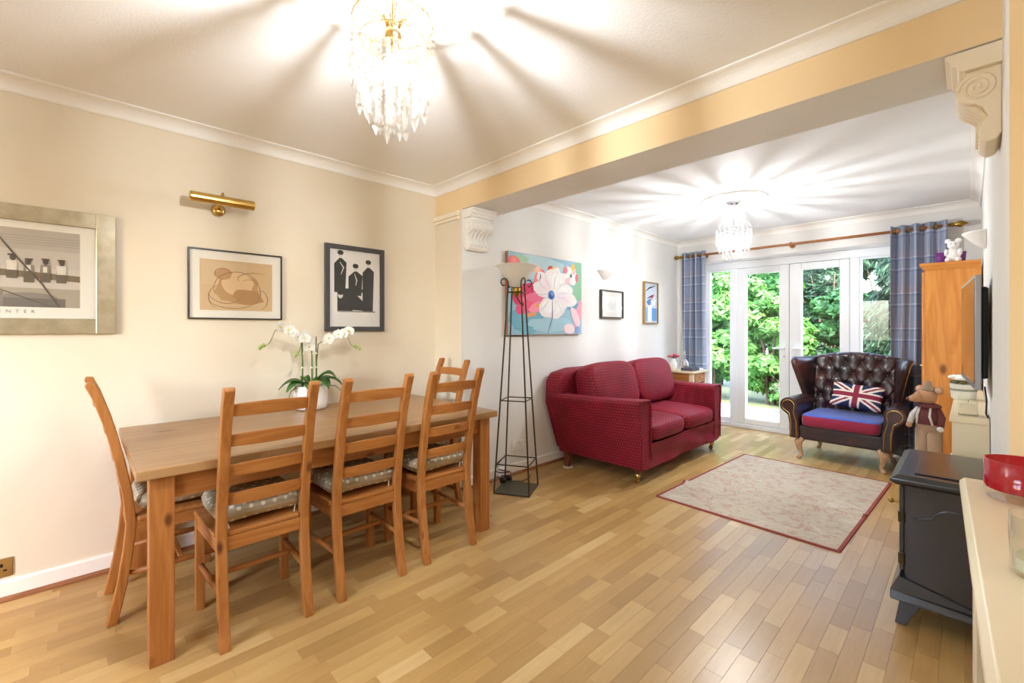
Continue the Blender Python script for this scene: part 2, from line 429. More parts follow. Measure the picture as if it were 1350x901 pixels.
trim(MB().box(XW, -2.8, YB - .035, YB - .005, 2.165, 2.205).box(XW, -2.8, YB - .025, YB - .005, 2.14, 2.165), 'corbel', 'small cream capital moulding on the left pier', bevel=.006)
def skirt(name, axis, base, sgn, lo, hi, label):
    a = MB().prism([(base, .022), (base + sgn * .014, .022), (base + sgn * .014, .085), (base + sgn * .008, .095), (base, .095)], axis, lo, hi)
    o = struct(a.build(name, 'plaster'), label, 'baseboard')
    q = MB().prism([(base, 0), (base + sgn * .03, 0), (base + sgn * .028, .012), (base + sgn * .02, .022), (base, .024)], axis, lo, hi)
    q.build('quadrant_bead', 'skirt_wood', o)
skirt('baseboard_left', 'y', XW, 1, YF, YB - .006, 'white skirting with brown bead along dining wall')
skirt('baseboard_pier', 'x', YB - .006, -1, XW, XL, 'white skirting with brown bead round the left pier')
skirt('baseboard_living_left', 'y', XL, 1, YB, YW, 'white skirting with brown bead behind the red sofa')
skirt('baseboard_right', 'y', XR, -1, YBB, YW, 'white skirting with brown bead under the television')
# corbels
def corbel(name, x0, sgn, mat, label):
    t = thing(name, label, 'corbel'); struct(t)
    y0, y1 = YB + .004, YB + .25
    caps = [(0, 2.212), (.135, 2.212), (.135, 2.195), (.122, 2.188), (.118, 2.172), (.105, 2.165), (.1, 2.15), (.085, 2.145), (0, 2.145)]
    MB().prism([(x0 + sgn * a, z) for a, z in caps], 'y', y0, y1).build('cap_moulding', mat, t)
    pr = [(0, 2.145), (.085, 2.145)]
    for i in range(13):
        a = radians(60 - i * 12); pr.append((.055 + .055 * cos(a), 2.085 + .055 * sin(a)))
    pr += [(.042, 2.012), (.03, 1.985), (.045, 1.965), (.055, 1.94), (.052, 1.912), (.035, 1.893), (.012, 1.9), (0, 1.92)]
    MB().prism([(x0 + sgn * a, z) for a, z in pr], 'y', y0 + .02, y1 - .02).build('bracket', mat, t, bevel=.004)
    for yy, s in ((y0 + .02, -1), (y1 - .02, 1)):
        sp = []
        for i in range(60):
            a = i * .28; r = .047 * (1 - i / 64); sp.append((x0 + sgn * (.055 + r * cos(a)), yy, 2.085 + r * sin(a)))
        MB().tube(sp, .005, 6).build('scroll', mat, t, smooth=True)
    fl = []
    for i in range(5):
        yy = y0 + .05 + i * (y1 - y0 - .1) / 4
        MB().tube([(x0 + sgn * .1, yy, 2.06), (x0 + sgn * .062, yy, 2.025), (x0 + sgn * .036, yy, 1.99), (x0 + sgn * .05, yy, 1.955), (x0 + sgn * .056, yy, 1.925)], [.006, .01, .009, .012, .005], 6).build('acanthus_leaf', mat, t, smooth=True)
corbel('trim_corbel', XR, -1, 'corbel', 'ornate scrolled cream corbel under the right end of the beam')
corbel('trim_corbel', XL, 1, 'plaster', 'small scrolled white corbel on the pier above the floor lamp')

# French doors and side windows
YG0, YG1 = 6.12, 6.2
fr = MB()
fr.box(-2.54, -2.475, YG0, YG1, .056, 2.0595).box(-.545, -.48, YG0, YG1, .056, 2.0595).box(-2.54, -.48, YG0, YG1, 2.06, 2.15)
fr.box(-2.178, -2.105, YG0, YG1, .056, 2.0595).box(-.925, -.84, YG0, YG1, .056, 2.0595).box(-2.54, -.48, YG0 - .02, YG1 + .03, 0, .055)
trim(fr, 'upvc', 'white frame round the french doors', bevel=.006)
def leaf(n, x0, x1, px0, px1, hx, label):
    t = thing('door_%d' % n, label, 'door'); struct(t); t.location = (0, 0, 0)
    y0, y1 = YG0 - .012, YG1 - .01
    B(x0, px0, y0, y1, .06, 2.055).build('stile', 'upvc', t, bevel=.008); B(px1, x1, y0, y1, .06, 2.055).build('stile', 'upvc', t, bevel=.008)
    B(px0, px1, y0, y1, .06, .13).build('rail', 'upvc', t, bevel=.008); B(px0, px1, y0, y1, 1.975, 2.055).build('rail', 'upvc', t, bevel=.008)
    B(px0 - .01, px1 + .01, 6.155, 6.165, .12, 1.985).build('pane', 'pane', t)
    h = B(hx - .016, hx + .016, y0 - .008, y0 - .0005, .9, 1.12).build('handle_plate', 'upvc', t, bevel=.004)
    s = 1 if n == 2 else -1
    MB().tube([(hx, y0 - .008, 1.04), (hx, y0 - .045, 1.04), (hx + s * .02, y0 - .05, 1.04), (hx + s * .12, y0 - .045, 1.04)], [.011, .011, .012, .009], 8).build('lever', 'upvc', h, smooth=True)
    MB().lathe([(.007, 0), (.007, .006)], 10).build('keyhole', 'chrome', h, loc=(hx, y0 - .009, .94)).rotation_euler = (radians(90), 0, 0)
leaf(1, -2.104, -1.512, -1.999, -1.617, -1.56, 'white french door leaf hinged beside the left side window')
leaf(2, -1.508, -.926, -1.385, -1.015, -1.455, 'white french door leaf behind the leather armchair')
def sidewin(n, x0, x1, label):
    t = thing('window_%d' % n, label, 'window'); struct(t)
    m = MB().box(x0, x0 + .02, YG0 + .01, YG1 - .01, .056, 2.06).box(x1 - .02, x1, YG0 + .01, YG1 - .01, .056, 2.06)
    m.box(x0 + .02, x1 - .02, YG0 + .01, YG1 - .01, .056, .11).box(x0 + .02, x1 - .02, YG0 + .01, YG1 - .01, 2.04, 2.06)
    m.build('sash', 'upvc', t, bevel=.004)
    B(x0 + .015, x1 - .015, 6.155, 6.165, .1, 2.05).build('pane', 'pane', t)
sidewin(1, -2.475, -2.178, 'narrow fixed side window beside the left curtain')
sidewin(2, -.84, -.545, 'narrow fixed side window behind the right curtain')
t = thing('window_3', 'unseen white window added behind the camera to let in daylight', 'window'); struct(t)  # out of view, presumed; added to bring daylight into the dining room
m = MB()
for xx in (wx0, (wx0 + wx1) / 2 - .03, wx1 - .06): m.box(xx, xx + .06, YF - .12, YF - .06, wz0, wz1)
m.box(wx0, wx1, YF - .12, YF - .06, wz0, wz0 + .06).box(wx0, wx1, YF - .12, YF - .06, wz1 - .06, wz1); m.build('sash', 'upvc', t)
B(wx0 + .05, wx1 - .05, YF - .095, YF - .085, wz0 + .05, wz1 - .05).build('pane', 'pane', t)

# ------------------------------------------------------------------ garden
ground = struct(B(-14, 12, 6.25, 26, -.3, -.09).build('ground', mottled('lawn_soil', '#4b4a33', '#5a6a38', 6, .9, .5, 40)), 'rough soil and lawn beyond the patio', 'ground')
patio = struct(B(-4.5, 2.2, 6.22, 8.15, -.2, -.05).build('patio', flat('#6f6a62')), 'grey paved patio outside the french doors', 'patio')
ps = None
for i in range(14):
    for j in range(4):
        if ps is None: ps = MB().box(-.222, .222, -.222, .222, 0, .028).build('paving_slab', mottled('paving_stone', '#8f8b86', '#a9a49c', 9, .8, .3, 80), patio, bevel=.006); o = ps
        else: o = ps.copy(); COL.objects.link(o); o.parent = patio
        o.location = (-4.2 + i * .45, 6.5 + j * .45, -.05 + random.random() * .006)
def shrub(name, label, c, rx, ry, h, n, mat, ls=.075, group=None, cat='shrub', z0=-.1):
    t = thing(name, label, cat, (c[0], c[1], z0), 0, group)
    rnd = random.Random(int(c[0] * 100) + int(c[1] * 7)); vs = []; fs = []
    lumps = [(rnd.uniform(-1, 1), rnd.uniform(-1, 1), rnd.uniform(0, 1), rnd.uniform(.25, .5)) for _ in range(30)]
    for i in range(n):
        lx, ly, lz, lr = lumps[i % 30]
        d = Vector((rnd.gauss(0, 1), rnd.gauss(0, 1), rnd.gauss(0, 1))).normalized()
        r = lr * (.75 + .25 * rnd.random())
        prof = 1 - .35 * lz ** 2
        p = Vector((rx * (lx * .75 * prof + d.x * r), ry * (ly * .7 * prof + d.y * r), h * (.06 + lz * .8) + (rx * .8) * d.z * r))
        if p.z < .02: p.z = rnd.random() * .3
        a = Vector((rnd.gauss(0, 1), rnd.gauss(0, 1), rnd.gauss(-.3, .6))).normalized()
        nn = (d + Vector((rnd.gauss(0, .5), rnd.gauss(0, .5), .5 + rnd.gauss(0, .4)))).normalized()
        b = nn.cross(a).normalized(); a = b.cross(nn)
        s = ls * rnd.uniform(.6, 1.3); k = len(vs)
        vs += [p - a * s, p + b * s * .42, p + a * s, p - b * s * .42]; fs.append((k, k + 1, k + 2, k + 3))
    f = MB().add(vs, fs).build('foliage', mat, t); f['kind'] = 'stuff'
    for k in range(4):
        a = k * pi / 2 + .5
        MB().tube([(.06 * cos(a), .06 * sin(a), 0), (.2 * rx * cos(a), .2 * ry * sin(a), h * .4), (.4 * rx * cos(a), .4 * ry * sin(a), h * .58)], [.03, .022, .008], 6).build('stem', 'bark', t)
    return t
shrub('laurel_bush', 'bright leafy bush outside the left side window', (-3.6, 8.95), .66, .55, 2.7, 11000, 'leaf_bright')
shrub('laurel_bush', 'bright leafy bush behind the left french door', (-2.5, 9.0), .66, .55, 2.6, 11000, 'leaf_bright')
shrub('laurel_bush', 'mid green leafy bush behind the right french door', (-1.45, 9.3), .62, .5, 2.15, 10000, 'leaf_mid')
shrub('laurel_bush', 'mid green leafy bush beyond the right end of the patio', (.75, 9.2), .66, .6, 2.2, 7000, 'leaf_mid')
shrub('laurel_bush', 'bright leafy bush beyond the left end of the patio', (-4.75, 8.9), .66, .55, 2.6, 7000, 'leaf_bright')
for i, (xx, yy, hh, lab) in enumerate(((-5.9, 11.6, 4.4, 'tall evergreen tree behind the bush beyond the patio left end'), (-4.3, 11.3, 4.6, 'tall evergreen tree behind the bush outside the left side window'),
        (-2.7, 11.2, 4.8, 'tall evergreen tree behind the bush at the left french door'), (-1.1, 11.2, 4.6, 'dark evergreen tree behind the bush at the right french door'), (.6, 11.4, 4.5, 'dark evergreen tree behind the bush beyond the patio right end'))):
    shrub('hedge_tree', lab, (xx, yy), .92, .7, hh, 13000, 'leaf_mid' if i < 3 else 'leaf_dark', .15, 'evergreens at the back of the garden', 'tree')
shrub('hedge_tree', 'dark evergreen tree between the two rear evergreens and the french doors', (-1.9, 10.35), .75, .55, 4.2, 15000, 'leaf_dark', .13, None, 'tree')
def conifer(c, h, r, n, label):
    t = thing('conifer', label, 'tree', (c[0], c[1], -.1)); rnd = random.Random(5); vs = []; fs = []
    MB().tube([(0, 0, 0), (.03, 0, h * .5), (0, 0, h)], [.1, .06, .01], 8).build('trunk', 'bark', t)
    for b in range(90):
        z = h * (.08 + .9 * rnd.random()); a = rnd.random() * 2 * pi; L = r * (1.1 - .75 * z / h) * rnd.uniform(.7, 1.1)
        for q in range(n // 90):
            s = rnd.random() ** .6; p = Vector((cos(a) * L * s, sin(a) * L * s, z + .15 * s - .55 * s * s)) + Vector((rnd.gauss(0, .05), rnd.gauss(0, .05), -abs(rnd.gauss(0, .1)) * s))
            d = Vector((cos(a) * .6 + rnd.gauss(0, .4), sin(a) * .6 + rnd.gauss(0, .4), -.9)).normalized(); w = d.cross(Vector((rnd.gauss(0, 1), rnd.gauss(0, 1), .2))).normalized()
            l = rnd.uniform(.07, .15); k = len(vs)
            vs += [p - w * .012, p + w * .012, p + d * l + w * .006, p + d * l - w * .006]; fs.append((k, k + 1, k + 2, k + 3))
    f = MB().add(vs, fs).build('foliage', 'leaf_dark', t); f['kind'] = 'stuff'
conifer((-.45, 8.55), 4.2, .98, 27000, 'dark drooping conifer outside the right side window')
t = thing('plant_pot', 'terracotta plant pot standing on the patio', 'pot', (-1.86, 7.75, -.022))
MB().lathe([(.1, 0), (.14, .22), (.155, .22), (.155, .27), (.14, .27), (.13, .22), (0.005, .22)], 20).build('pot_body', mottled('terracotta', '#a4623c', '#b8734a', 8, .8), t, smooth=False)
rnd = random.Random(3); vs = []; fs = []
for i in range(260):
    d = Vector((rnd.gauss(0, 1), rnd.gauss(0, 1), abs(rnd.gauss(0, 1)) + .3)).normalized(); p = d * rnd.uniform(.1, .3) + Vector((0, 0, .25)); b = d.cross(Vector((0, 0, 1))).normalized() * .02; k = len(vs)
    vs += [p, p + d * .04 + b, p + d * .08, p + d * .04 - b]; fs.append((k, k + 1, k + 2, k + 3))
MB().add(vs, fs).build('foliage', leafmat('purple_leaves', '#6a4a5a', '#8a6478', '#7a8a5a'), t)['kind'] = 'stuff'

# ------------------------------------------------------------------ dining table and chairs
tb = thing('dining_table', 'long rectangular pine dining table pushed against the wall', 'table', (-2.6, 1.02, 0))
B(-.51, .51, -.88, .88, .712, .75).build('tabletop', 'tabletop', tb, bevel=.004)
for sx in (-1, 1):
    for sy in (-1, 1):
        x0 = sx * .48; y0 = sy * .84
        B(min(x0, x0 - sx * .075), max(x0, x0 - sx * .075), min(y0, y0 - sy * .077), max(y0, y0 - sy * .077), 0, .712).build('leg', 'pine_z', tb, bevel=.003)
for sx in (-1, 1): B(min(sx * .46, sx * .435), max(sx * .46, sx * .435), -.763, .763, .615, .712).build('apron', 'pine_y', tb, bevel=.002)
for sy in (-1, 1): B(-.405, .405, min(sy * .82, sy * .795), max(sy * .82, sy * .795), .615, .712).build('apron', 'pine_x', tb, bevel=.002)

PROF = [(0, 0), (.03, .15), (.052, .3), (.062, .42), (.05, .55), (.024, .7), (-.008, .85), (-.047, .98), (-.068, 1.03), (-.062, 1.045)]
def pback(z):
    for (y0, z0), (y1, z1) in zip(PROF, PROF[1:]):
        if z <= z1: return y0 + (y1 - y0) * (z - z0) / (z1 - z0)
    return PROF[-1][0]
def make_chair():
    t = bpy.data.objects.new('dining_chair', None); COL.objects.link(t)
    for s in (-1, 1):
        back = PROF[:-1] + [(-.058, 1.043)]; front = [(y + .036, z) for y, z in PROF[:-1]]; front[-1] = (-.034, 1.026)
        poly = back + [(-.046, 1.045)] + front[::-1]
        x0, x1 = sorted((s * .178, s * .14)); n = MB()
        k = len(back)
        # strip faces so the concave outline is filled cleanly
        rb = [(y, z) for y, z in PROF]; rf = [(y + .036, z) for y, z in PROF]; rf[-1] = (-.036, 1.043)
        n.loft([[(x0, a[0], a[1]), (x1, a[0], a[1]), (x1, b[0], b[1]), (x0, b[0], b[1])] for a, b in zip(rb, rf)])
        n.build('rear_post', 'pine_z', t, bevel=.004)
        x0, x1 = sorted((s * .195, s * .16)); B(x0, x1, .395, .43, 0, .425).build('front_leg', 'pine_z', t, bevel=.003)
        MB().tube([(s * .177, .412, .2), (s * .168, .23, .2), (s * .159, .075, .2)], [.0105, .0135, .0105], 10).build('stretcher', 'pine_y', t, smooth=True)
        MB().add([(s * .158, .1, .37), (s * .176, .1, .37), (s * .19, .395, .37), (s * .172, .395, .37), (s * .158, .1, .425), (s * .176, .1, .425), (s * .19, .395, .425), (s * .172, .395, .425)],
                 [(3, 2, 1, 0), (4, 5, 6, 7), (0, 1, 5, 4), (1, 2, 6, 5), (2, 3, 7, 6), (3, 0, 4, 7)]).build('seat_rail', 'pine_y', t)
    B(-.14, .14, .068, .09, .37, .425).build('seat_rail', 'pine_x', t, bevel=.002)
    B(-.16, .16, .405, .425, .37, .425).build('seat_rail', 'pine_x', t, bevel=.002)
    B(-.155, .155, .25, .27, .19, .21).build('stretcher', 'pine_x', t, bevel=.004)
    st = MB(); poly = [(-.138, .07), (.138, .07), (.142, .1), (.185, .1), (.2, .42), (.19, .438), (-.19, .438), (-.2, .42), (-.185, .1), (-.142, .1)]
    st.prism(poly, 'z', .4255, .446); st.build('seat', 'pine_x', t, bevel=.006)
    for z in (.95, .825, .7, .578):
        rings = []
        for i in range(13):
            u = -1 + i / 6; xx = u * .1405; yb = pback(z) + .012 - .016 * (1 - u * u); dz = .006 * (1 - u * u)
            rings.append([(xx, yb + .003, z - .024), (xx, yb + .019, z - .024), (xx, yb + .016 - .004, z + .024 + dz), (xx, yb - .004, z + .024 + dz)])
        MB().loft(rings).build('slat', 'pine_x', t, bevel=.003)
    return t
ch0 = make_chair()
def cushion_obj(seed):
    rnd = random.Random(seed)
    tufts = [(-.09, -.08), (.09, -.08), (-.09, .09), (.09, .09)]
    ph = [rnd.uniform(0, 6) for _ in range(4)]
    def top(sign):
        def fn(u, v):
            a, b = u * 2 - 1, v * 2 - 1
            # square to rounded outline
            x = a * sqrt(1 - .32 * b * b * .35) * .178; y = b * sqrt(1 - .32 * a * a * .35) * .185
            m = max(abs(a), abs(b)); h = .05 * (1 - m ** 4) ** .5 if m < 1 else 0
            for tx, ty in tufts:
                h -= .028 * math.exp(-((x - tx) ** 2 + (y - ty) ** 2) / .0011) * (1 if sign > 0 else .3)
            h += .004 * sin(x * 40 + ph[0]) * sin(y * 34 + ph[1]) * (1 - m)
            w = .007 * sin(6 * math.atan2(b, a) + ph[2]) * m
            return (x * (1 + w), y * (1 + w), .0485 + (h if sign > 0 else -h * .95) + .004 * sin(a * 3 + ph[3]))
        return fn
    m = MB().grid(top(1), 26, 26); k = len(m.f); m.grid(top(-1), 26, 26)
    for i in range(k, len(m.f)): m.f[i].reverse()
    return m
def tie(t, x, y):
    MB().tube([(x, y, .03), (x * 1.1, y - .03, .02), (x * 1.14, y - .05, -.06), (x * 1.1, y - .045, -.15)], .0025, 5).build('tie', flat('#d8d0bd', .9), t, smooth=True)
SPOTS = [((-2.02, .563), 90, 'pine ladder-back dining chair beside the table corner nearest the skirting socket', 'spotted taupe seat pad on the side chair nearest the skirting socket'),
         ((-2.02, 1.03), 90, 'pine ladder-back dining chair in the middle of the table long side', 'spotted taupe seat pad on the middle side chair'),
         ((-2.02, 1.497), 90, 'pine ladder-back dining chair at the table side closest to the floor lamp', 'spotted taupe seat pad on the side chair closest to the floor lamp'),
         ((-2.72, .076), 0, 'pine ladder-back dining chair at the table end under the silver framed photo', 'spotted taupe seat pad at the table end under the silver frame'),
         ((-2.73, 1.985), 180, 'pine ladder-back dining chair at the table end against the pier', 'spotted taupe seat pad at the table end against the pier')]
for i, ((cx, cy), r, lab, clab) in enumerate(SPOTS):
    o = ch0 if i == 0 else copy_tree(ch0)
    o.location = (cx, cy, 0); o.rotation_euler = (0, 0, radians(r)); tag(o, lab, 'chair', 'pine dining chairs')
for i, ((cx, cy), r, lab, clab) in enumerate(SPOTS):
    p = Matrix.Rotation(radians(r), 3, 'Z') @ Vector((0, .278, 0))
    t = thing('seat_pad', clab, 'cushion', (cx + p.x, cy + p.y, .4495), radians(r), 'spotted seat pads')
    cushion_obj(i).build('pad', 'cushion', t, smooth=True, uv=True)
    for tx, ty in ((-.09, -.08), (.09, -.08), (-.09, .09), (.09, .09)):
        MB().ball((tx, ty, .08), (.008, .008, .004), 8, 6).build('button', flat('#7c6e58', .8), t, smooth=True)
    if i < 3:
        for s in (-1, 1):
            MB().tube([(s * .14, -.15, .03), (s * .132, -.168, .02), (s * .125, -.176, -.01), (s * .12, -.172, -.018)], .003, 5).build('tie', flat('#d8d0bd', .9), t, smooth=True)

# ------------------------------------------------------------------ orchid
t = thing('potted_orchid', 'white flowering orchid in a white pot on the dining table', 'plant', (-2.985, 1.07, .7505))
MB().lathe([(.075, 0), (.1, .01), (.104, .05), (.104, .148), (.106, .155), (.1, .155), (.098, .14), (.096, .12), (.005, .12)], 32).build('pot', 'ceramic', t, smooth=True)
M['orchid_leaf'] = mottled('orchid_leaf', '#3d6b2b', '#5c8a3f', 8, .35)
M['orchid_stem'] = mottled('orchid_stem', '#55702f', '#6d8a42', 12, .5)
def strap_leaf(ang, L, rise, w):
    rings = []
    for i in range(11):
        s = i / 10; d = .015 + L * s; z = .145 + rise * sin(s * pi * .7) * 1.2 - .07 * s * s * L / .2
        ww = w * (sin(pi * (s * .88 + .1)) ** .7); tx, ty = cos(ang), sin(ang)
        rings.append([(tx * d - ty * ww, ty * d + tx * ww, z + ww * .35), (tx * d, ty * d, z), (tx * d + ty * ww, ty * d - tx * ww, z + ww * .35), (tx * d, ty * d, z - .003)])
    return MB().loft(rings)
for a, L, r, w in ((200, .07, .06, .03), (-70, .16, .04, .042), (-105, .17, .05, .046), (85, .19, .06, .048), (60, .15, .09, .046), (20, .15, .05, .042), (-20, .14, .03, .04), (110, .14, .05, .042)):
    aa = radians(a); L2 = L if cos(aa) > -.5 else .07
    strap_leaf(aa, L2, r, w).build('leaf', 'orchid_leaf', t, smooth=True)
MB().tube([(.02, .09, .15), (.03, .15, .14), (.04, .19, .1), (.05, .22, .09)], [.004, .004, .003, .002], 6).build('aerial_root', flat('#77835a', .7), t, smooth=True)
MB().tube([(.03, -.1, .15), (.06, -.14, .13), (.07, -.165, .06)], [.004, .004, .002], 6).build('aerial_root', flat('#77835a', .7), t, smooth=True)
def petal(m, c, n, ax, L, W):
    n = n.normalized(); ax = (ax - n * ax.dot(n)).normalized(); b = n.cross(ax)
    pts = []
    for i in range(9):
        s = i / 8; w = W * sin(pi * min(1, s * .9 + .06)) ** .8
        pts.append([c + ax * (L * s) + b * w + n * (.003 + .006 * s), c + ax * (L * s) + n * (.004 + .0 * s), c + ax * (L * s) - b * w + n * (.003 + .006 * s)])
    m.loft(pts, cap=False, closed=False)
M['petal'] = mottled('white_petals', '#f4f5ec', '#fbfbf6', 10, .5)
def flower(t, c, n):
    c = Vector(c); n = Vector(n).normalized(); up = Vector((0, 0, 1)); m = MB(); side = n.cross(up).normalized()
    for ang, L, W in ((90, .036, .015), (215, .036, .014), (325, .036, .014), (15, .038, .024), (165, .038, .024)):
        a = radians(ang); petal(m, c, n, side * cos(a) + up * sin(a), L, W)
    f = m.build('flower', 'petal', t, smooth=True)
    MB().ball(c + n * .006, (.006, .006, .006), 8, 6).build('flower_lip', flat('#d9c84a', .5), f, smooth=True)
rnd = random.Random(11)
for sx, sy, bend, top in ((-.02, -.045, -1, .47), (.02, .0, -.45, .42), (0, .035, 1, .45)):
    MB().tube([(sx, sy, .14), (sx, sy, top + .02)], .0035, 6).build('support_stake', flat('#4f5f35', .6), t)
    pts = [(sx + .008, sy, .14), (sx + .008, sy, .3), (sx + .008, sy + bend * .01, top - .03)]
    for k in range(1, 8): pts.append((sx + .008 + .05 * sin(k * .25), sy + bend * (.01 + .033 * k), top - .03 + .075 * sin(k / 7 * pi * .75) - .012 * k * (k > 5)))
    MB().tube(pts, [.004] * 3 + [.003] * 4 + [.002] * 3, 6).build('flower_stem', 'orchid_stem', t, smooth=True)
    for zz in (.27, .36): MB().lathe([(.007, -.006), (.009, 0), (.007, .006)], 8, (sx + .004, sy, zz)).build('clip', flat('#e9efc9', .4), t)
    for k in range(3, 8):
        p = pts[k]
        flower(t, (p[0] + .02, p[1] + rnd.uniform(-.015, .015), p[2] + rnd.uniform(-.015, .02)), (1, bend * -.5 + rnd.uniform(-.5, .5), rnd.uniform(-.3, .3)))
    for k in range(3):
        p = pts[-1]; MB().ball((p[0] + rnd.uniform(-.005, .02), p[1] + bend * .012 * k, p[2] + .012 - .008 * k), (.009, .009, .012), 8, 6).build('bud', flat('#9db35f', .5), t, smooth=True)

# ------------------------------------------------------------------ pictures
def art(parent, polys, x0, w, h, name='print'):
    """flat printed shapes: polys = [(colour, [(u, v)...])]; plane faces +x, u runs along y, v along z"""
    m = MB(); mats = []; idx = {}
    for i, (c, pts) in enumerate(polys):
        if c not in idx: idx[c] = len(mats); mats.append(flat(c, .75, 0, .2))
        m.cur = idx[c]
        m.add([(x0 + i * .00006, u * w - w / 2, v * h) for u, v in pts], [tuple(range(len(pts)))])
    return m.build(name, mats, parent)
def ell(cx, cy, rx, ry, n=18, rot=0, jit=0, seed=0):
    r = random.Random(seed); out = []
    for i in range(n):
        a = 2 * pi * i / n; k = 1 + r.uniform(-jit, jit); x, y = rx * cos(a) * k, ry * sin(a) * k
        out.append((cx + x * cos(rot) - y * sin(rot), cy + x * sin(rot) + y * cos(rot)))
    return out
def stroke(pts, w):
    L = []; R = []
    for i, p in enumerate(pts):
        a = pts[max(i - 1, 0)]; b = pts[min(i + 1, len(pts) - 1)]; dx, dy = b[0] - a[0], b[1] - a[1]; l = math.hypot(dx, dy) or 1
        k = w * (.4 + .6 * sin(pi * i / (len(pts) - 1)))
        L.append((p[0] - dy / l * k, p[1] + dx / l * k)); R.append((p[0] + dy / l * k, p[1] - dx / l * k))
    return L + R[::-1]
def arc(cx, cy, rx, ry, a0, a1, n=12): return [(cx + rx * cos(radians(a0 + (a1 - a0) * i / n)), cy + ry * sin(radians(a0 + (a1 - a0) * i / n))) for i in range(n + 1)]
def picture(name, label, y0, y1, z0, z1, x, fw, fd, fmat, mount, polys, glass=True):
    w, h = y1 - y0, z1 - z0
    t = thing(name, label, 'picture', (x, (y0 + y1) / 2, z0))
    m = MB().box(.001, fd, -w / 2, -w / 2 + fw, 0, h).box(.001, fd, w / 2 - fw, w / 2, 0, h).box(.001, fd, -w / 2 + fw, w / 2 - fw, 0, fw).box(.001, fd, -w / 2 + fw, w / 2 - fw, h - fw, h)
    m.build('frame', fmat, t, bevel=.002)
    B(.001, fd * .45, -w / 2 + fw, w / 2 - fw, fw, h - fw).build('mount', flat(mount, .8, 0, .2), t)
    art(t, polys, fd * .45 + .0005, w, h)
    if glass: B(fd * .75, fd * .75 + .002, -w / 2 + fw, w / 2 - fw, fw, h - fw).build('glass', 'picture_glass', t)
    return t
R_ = lambda a, b, c, d: [(a, b), (c, b), (c, d), (a, d)]
# large silver framed monochrome photo: a generic stand-in in the same greys
P = [('#cdc6bd', R_(.13, .21, .87, .82)), ('#b9b2a9', R_(.13, .62, .87, .82)), ('#c6bfb5', R_(.13, .52, .87, .66)), ('#aca394', R_(.13, .21, .87, .36)),
     ('#8a8378', ell(.3, .28, .12, .07)), ('#857e78', R_(.45, .21, .62, .33)), ('#8c857c', ell(.7, .27, .1, .055)), ('#77716b', R_(.62, .21, .82, .28))]
P += [('#a8a095', R_(.13, .70 + .02 * k, .87, .705 + .02 * k)) for k in range(4)]
P += [('#7c6f5a', [(.13, .5), (.87, .42), (.87, .47), (.13, .55)])]
for k in range(13):
    u = .17 + k * .053; v = .545 - k * .0058; q = .012 * sin(k * 2.3)
    P += [('#6e6558', R_(u - .017, v - .075 + q, u + .017, v + .03)), ('#8b8376' if k % 3 else '#ded9ce', R_(u - .016, v, u + .016, v + .062 + q)), ('#e2ddd2', R_(u - .008, v + .005, u + .006, v + .05)), ('#574f47', ell(u + q * .3, v + .088 + q, .010, .026)), ('#4d463f', R_(u - .013, v + .1 + q, u + .013, v + .112 + q))]
P += [('#5b554d', stroke([(.58, .82), (.66, .6), (.74, .4), (.8, .21)], .004)), ('#5b554d', stroke([(.5, .5), (.6, .35), (.78, .21)], .003))]
pic1 = picture('framed_photo', 'large silver framed monochrome photograph cut off beside the skirting socket', -.90, .128, 1.245, 1.857, XW, .075, .028, 'silver', '#efece2', P)
fc = bpy.data.curves.new('caption', 'FONT'); fc.body = 'ROCKEFELLER CENTER'; fc.size = .022; fc.space_character = 2.2; fc.align_x = 'CENTER'
fo = bpy.data.objects.new('caption', fc); COL.objects.link(fo); fo.parent = pic1; fo.location = (.0145, 0, .1); fo.rotation_euler = (radians(90), 0, radians(90))
fm = bpy.data.meshes.new_from_object(fo.evaluated_get(bpy.context.evaluated_depsgraph_get())); bpy.data.objects.remove(fo)
fo = bpy.data.objects.new('caption', fm); COL.objects.link(fo); fo.parent = pic1; fo.location = (.0145, 0, .1); fo.rotation_euler = (radians(90), 0, radians(90))
fm.materials.clear(); fm.materials.append(flat('#8b857b', .8))
# sketch
P = [('#d6b88f', R_(.115, .13, .885, .855)), ('#dac09a', R_(.13, .5, .6, .83))]
br = '#8c6645'; lb = '#c39a6c'
P += [(lb, ell(.5, .45, .24, .22, 20, .2, .1, 1)), ('#e3c49a', ell(.5, .52, .17, .17, 20, .1, .06, 2)), (lb, ell(.35, .66, .09, .08, 14, 0, .15, 3)), ('#b68c60', ell(.62, .33, .16, .13, 16, 0, .2, 4))]
for pts in (arc(.5, .45, .25, .25, 20, 200), arc(.38, .45, .2, .22, 200, 330), arc(.62, .4, .13, .2, -60, 120), arc(.35, .66, .09, .08, 0, 300), arc(.45, .3, .25, .14, 180, 350), arc(.7, .6, .2, .1, 60, 200), arc(.3, .32, .1, .16, 90, 260), arc(.75, .3, .08, .14, -90, 120)):
    P.append((br, stroke(pts, .0045)))
picture('framed_sketch', 'brown figure sketch on tan paper in a thin dark frame', .438, .94, 1.328, 1.744, XW, .009, .02, flat('#3c3a34', .35, .4), '#f1ede2', P)
